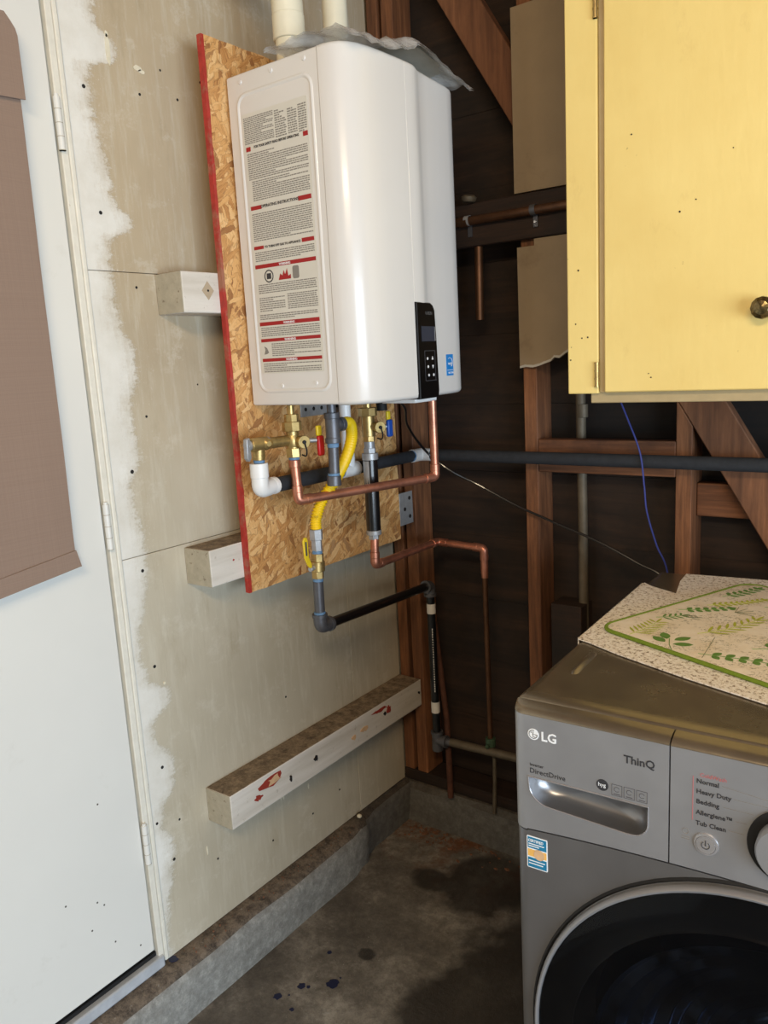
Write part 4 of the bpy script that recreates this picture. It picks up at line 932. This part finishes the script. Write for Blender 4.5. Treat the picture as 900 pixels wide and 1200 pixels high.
# cycle list
wtxt('ColdWash',.0075,.2640,.9480,m_pinkink,cpo)
for i,s_ in enumerate(('Normal','Heavy Duty','Bedding','Allergiene™','Tub Clean')):
    z_ = .9385-.0142*i
    if i>2: z_ -= .001*(i-2)
    tt = wtxt(s_,.0088,.2600,z_,m_ink,cpo,bold=.00015)
    L0 = .2600+{0:.031,1:.045,2:.033,3:.048,4:.040}[i]
    a_ = math.asin(max(-1,min(1,(z_+.003-DLc[1])/.054))) if abs(z_+.003-DLc[1])<.054 else math.pi/2
    uu = DLc[0]-.054*math.cos(a_)
    zz_ = DLc[1]+.054*math.sin(a_)
    wb_(B().tube([(L0,-.0032,z_+.003),(max(uu,L0+.004),-.0032,min(zz_,z_+.003))],.0003,5),'guide_line',m_ink2,cpo)
wb_(B().box(.2555,.2563,-.0034,-.003,.885,.947),'red_rule',m_pinkink,cpo,smooth=0)
bb = B(); bb.tube([(.2475+.004*math.cos(R(a_)),-.0032,.8665+.004*math.sin(R(a_))) for a_ in range(0,361,30)],.0004,5); bb.box(.2425,.2525,-.0034,-.003,.858,.8590); bb.box(.2425,.2525,-.0034,-.003,.855,.8560); wb_(bb,'lock_icon',m_ink2,cpo)
# certified sticker
m_teal = pm('teal_ink',(30,120,160),.45); m_or = pm('orange_ink',(232,180,96),.45)
stk = wb_(B().prism([(a,-.0005,c) for a,c in rrect(.0205,.0530,.7365,.7885,.002)],(0,-.0006,0)),'certified_sticker',m_white_ink,ws,smooth=0)
wb_(B().box(.0220,.0515,-.0014,-.0011,.7690,.7868),'sticker_band',m_teal,stk,smooth=0); wb_(B().box(.0220,.0515,-.0014,-.0011,.7380,.7535),'sticker_band',m_teal,stk,smooth=0)
wb_(B().box(.0220,.0515,-.0014,-.0011,.7555,.7670),'sticker_band',m_or,stk,smooth=0)
wb_(B().lathe([(.0085,-.0012),(.0085,-.0018),(.001,-.0018)],(.0400,0,.7605),(0,1,0),20,cap=False),'sticker_seal',m_patch,stk)
wtxt('CERTIFIED',.0062,.0228,.7795,m_white_ink,stk,vv=-.0017,sx=.84,bold=.0001)
for z_,u1 in ((.7755,.048),(.772,.040),(.748,.049),(.7435,.046)): wb_(B().box(.0235,u1,-.0019,-.0013,z_,z_+.0014),'sticker_line',m_white_ink,stk,smooth=0)

# ------------------------------------------------------------ mats on the washer
cR,sR = math.cos(WR),math.sin(WR)
def w2(u,v,z):
    if z > .9965: z += .0013
    return (.928+u*cR-v*sR, -.988+u*sR+v*cR, z)
N = NT('speckled_cloth'); P = N.pos(); 
vo = N.n('ShaderNodeTexVoronoi'); N.set(vo.inputs['Vector'],P); vo.inputs['Scale'].default_value = 190
n = N.noise(P,130,4,.8); n2 = N.noise(P,9,3,.6)
col = N.ramp(n,[(.36,srgb((84,72,62))),(.42,srgb((176,160,142))),(.47,srgb((238,231,220))),(.62,srgb((248,246,242)))])
col = N.mix(N.mapr(n2,.5,.65,0,.2),col,srgb((200,172,134))); N.bump(n,.001,.5); m_spk = N.out(col,.75)
cl_ = empty('speckled_cloth', w2(.3,.45,.996), 'speckled beige cloth spread over the washer top under the leaf mat', 'cloth')
poly = [(-.002,.277),(.02,.268),(.08,.236),(.195,.187),(.319,.141),(.42,.093),(.56,.028),(.600,.058),(.683,.058),(.684,.3),(.684,.6),(.684,.770),(.4,.770),(.2,.772),(.06,.760),(.062,.70),(.077,.608),(.02,.640),(-.001,.66),(-.0035,.5)]
bb = B(); bb.prism([w2(u,v,.9966) for u,v in poly],(0,0,.0022)); bb.build('cloth_sheet', m_spk, cl_, bevel=.0006, smooth=0)
bb = B(); bb.prism([w2(u,v,.9984) for u,v in [(-.001,.285),(-.0065,.285),(-.0065,.655),(-.001,.655)]],(0,0,-.001)); 
bb.prism([w2(u,v,.9984) for u,v in [(-.0045,.285),(-.0065,.285),(-.0065,.655),(-.0045,.655)]],(0,0,-.022)); bb.build('hanging_edge', m_spk, cl_, smooth=0)
# leaf mat
a1 = Vector((.905,-.425)); a2 = Vector((.425,.905)); O = Vector((.012,.338))
def lm(s,t): p = O+a1*s+a2*t; return p.x,p.y
def rr2(s0,s1,t0,t1,r,n=6):
    return [(a,c) for a,c in rrect(s0,s1,t0,t1,r,n)]
Wm,Hm = .52,.42
mt = empty('leaf_print_mat', w2(.3,.5,.9985), 'cream quilted mat with green leaf print and green border on the washer', 'mat')
N = NT('cream_quilt'); P = N.pos(); n = N.noise(P,14,5,.7); n2 = N.noise(P,150,4,.85)
col = N.ramp(n,[(.3,srgb((232,219,196))),(.7,srgb((246,240,228)))]); col = N.mix(N.math('MULTIPLY',N.mapr(n2,.52,.58,0,.7),N.mapr(N.noise(P,22,3,.6),.44,.54)),col,srgb((128,120,88)))
N.bump(N.noise(P,30,2),.003,.5); m_qu = N.out(col,.85)
bb = B(); bb.loft([[w2(*lm(s,t_),z_) for s,t_ in rr2(i_,Wm-i_,i_,Hm-i_,.03)] for i_,z_ in ((.004,.9990),(.002,1.0015),(.003,1.0045),(.012,1.0058))]); bb.build('quilt_panel', m_qu, mt, smooth=60)
m_gb = pm('green_binding',(112,138,34),.8,0,.12,200,bump=.001)
pth = [Vector(w2(*lm(s,t_),1.0026)) for s,t_ in rr2(0,Wm,0,Hm,.032)]; bb = B(); bb.tube(pth+[pth[0]],.0036,10); bb.build('border', m_gb, mt, label='green binding around the mat')
m_lg1 = pm('leaf_green',(98,140,62),.8,0,.15,80); m_lg2 = pm('leaf_lime',(176,184,62),.8,0,.12,80); m_br = pm('leaf_grey',(110,112,84),.8,0,.1)
LZ = [1.0060]
def leaf(bb, s, t_, ang, L_, w_):
    dx,dy = math.cos(ang),math.sin(ang); pts_ = []
    for q in range(10):
        f = q/5 if q<=5 else (10-q)/5; sd = 1 if q<=5 else -1
        ww = w_*math.sin(math.pi*min(1,f*.95+.02))**.8*sd if 0<f<1 else 0
        pts_.append(w2(*lm(s+dx*L_*f-dy*ww, t_+dy*L_*f+dx*ww),LZ[0]))
    bb.prism(pts_,(0,0,.0002)); LZ[0] += .000004
def sprig(s,t_,ang,L_,n,lw,ll,mat,bend=.35,spread=.95):
    bb = B(); tubep = []
    ps,pt_ = s,t_
    for i in range(n+1):
        f = i/n; a_ = ang+bend*(f-.5); tubep.append(w2(*lm(ps,pt_),1.0062))
        if i>0:
            for sd in (1,-1): leaf(bb,ps+math.cos(a_+sd*spread)*.0015,pt_+math.sin(a_+sd*spread)*.0015,a_+sd*spread,ll*(1.1-.35*f),lw)
        if i==n: leaf(bb,ps,pt_,a_,ll,lw)
        ps += math.cos(a_)*L_/n; pt_ += math.sin(a_)*L_/n
    bb.tube(tubep,.0005,4); bb.build('leaf_print', mat, mt, smooth=0)
sprig(.066,.008,1.75,.080,7,.0022,.028,m_lg2,.3); 
bb = B()
for (ls,lt,la) in ((.128,.022,2.9),(.120,.036,2.45),(.132,.040,1.3),(.142,.024,.75)): leaf(bb,ls,lt,la,.032,.0085)
bb.tube([w2(*lm(.158,.002),1.0062),w2(*lm(.140,.018),1.0062),w2(*lm(.122,.040),1.0062)],.0006,4); bb.build('leaf_print', m_lg1, mt, smooth=0)
sprig(.195,.020,.38,.200,10,.0058,.017,m_lg1,-.3,.85); sprig(.030,.175,.95,.090,6,.0050,.015,m_lg1)
sprig(.034,.110,1.1,.045,4,.0022,.020,m_lg1); sprig(.030,.300,1.45,.090,6,.0042,.018,m_lg1); sprig(.046,.235,1.15,.110,10,.0028,.014,m_lg2)
sprig(.135,.095,1.45,.130,7,.0026,.032,m_lg2,.5,.7); sprig(.185,.215,1.2,.110,6,.0026,.030,m_lg2,.4,.7); sprig(.120,.300,.9,.110,7,.0050,.017,m_lg1)
sprig(.235,.100,1.0,.030,1,.0090,.034,m_lg1,.2,1.2); sprig(.290,.150,.7,.120,7,.0055,.018,m_lg1); sprig(.230,.330,.4,.130,8,.0045,.018,m_lg2)
sprig(.340,.050,.9,.110,6,.0026,.030,m_lg2,.4,.7); sprig(.400,.160,1.2,.130,7,.0055,.018,m_lg1); sprig(.300,.260,.3,.090,5,.0070,.022,m_lg1); sprig(.430,.030,.5,.060,5,.0050,.018,m_lg1)
bb = B()
for k in range(7):
    s0,t0 = .055+.004*k,.150+.006*(k%3); bb.tube([w2(*lm(s0,t0),1.0061),w2(*lm(s0+.012,t0+.006),1.0061)],.0006,4)
for k in range(5): bb.tube([w2(*lm(.105,.235),1.0061),w2(*lm(.105+.035*math.cos(.2+k*.45),.235+.035*math.sin(.2+k*.45)),1.0061)],.0006,4)
bb.tube([w2(*lm(.21,.01),1.0061),w2(*lm(.165,.10),1.0061)],.0005,4)
bb.build('twig_print', m_br, mt, smooth=0, kind='stuff', label='thin grey twig strokes printed on the mat')

# ------------------------------------------------------------ floor litter
m_bp = pm('dark_blue_paint',(22,28,62),.35,0,.1)
ps = B()
for cx2,cy2,r_ in ((.267,-.705,.017),(.207,-.753,.011),(.18,-.809,.011),(.236,-.819,.006),(.191,-.648+.02,.007),(.223,-.745,.005),(.20,-.79,.003),(.27,-.68,.003)):
    n = 14; ps.prism([(cx2+r_*math.cos(q*2*math.pi/n)*random.uniform(.7,1.15), cy2+r_*math.sin(q*2*math.pi/n)*random.uniform(.7,1.15), .0002) for q in range(n)],(0,0,.0006))
n=10; ps.prism([(.010+.012*math.cos(q*.63)*random.uniform(.6,1.2), -.968+.012*math.sin(q*.63)*random.uniform(.6,1.2), .1376) for q in range(n)],(0,0,.0015))
o = ps.build('paint_spots', m_bp, smooth=0, loc=(.22,-.74,0)); tag(o,'dark blue paint spots dripped on the concrete floor','paint spots',kind='stuff')
m_deb = pm('rubble',(120,84,62),.9,0,.35,60)
bb = B(); random.seed(3)
for i in range(150):
    if i<110: x,y = .05+abs(random.gauss(0,.16)), -.03-abs(random.gauss(0,.035)); zb = .0005
    else: x,y = random.uniform(.05,.7), random.uniform(.005,.03); zb=.139
    if i<110: x = .055+ (x-.05)
    s_ = random.uniform(.0015,.0055); v0=[(x+s_*random.uniform(-1,1)+s_*math.cos(q*1.57),y+s_*math.sin(q*1.57),zb) for q in range(4)]
    bb.loft([v0,[(a+random.uniform(-.3,.3)*s_,b-0,c+s_) for a,b,c in v0]])
for i in range(45):
    x = random.uniform(.01,.05); y = random.uniform(-.96,-.30); s_ = random.uniform(.001,.003)
    v0=[(x+s_*math.cos(q*1.57),y+s_*math.sin(q*1.57),.1372) for q in range(4)]; bb.loft([v0,[(a,b,c+s_) for a,b,c in v0]])
o = bb.build('rubble', m_deb, smooth=0, loc=(.2,-.04,0)); tag(o,'crumbs of brown rubble along the curbs in the corner','rubble',kind='stuff')
pb_ = B().lathe([(.001,-.005),(.007,-.003),(.008,.001),(.004,.005),(.001,.0055)],(.018,-.269,.1432),(.2,0,1),9).build('pebble', m_pvc2, loc=(.018,-.269,.138)); tag(pb_,'small whitish pebble on the left curb below the wall seam','pebble')
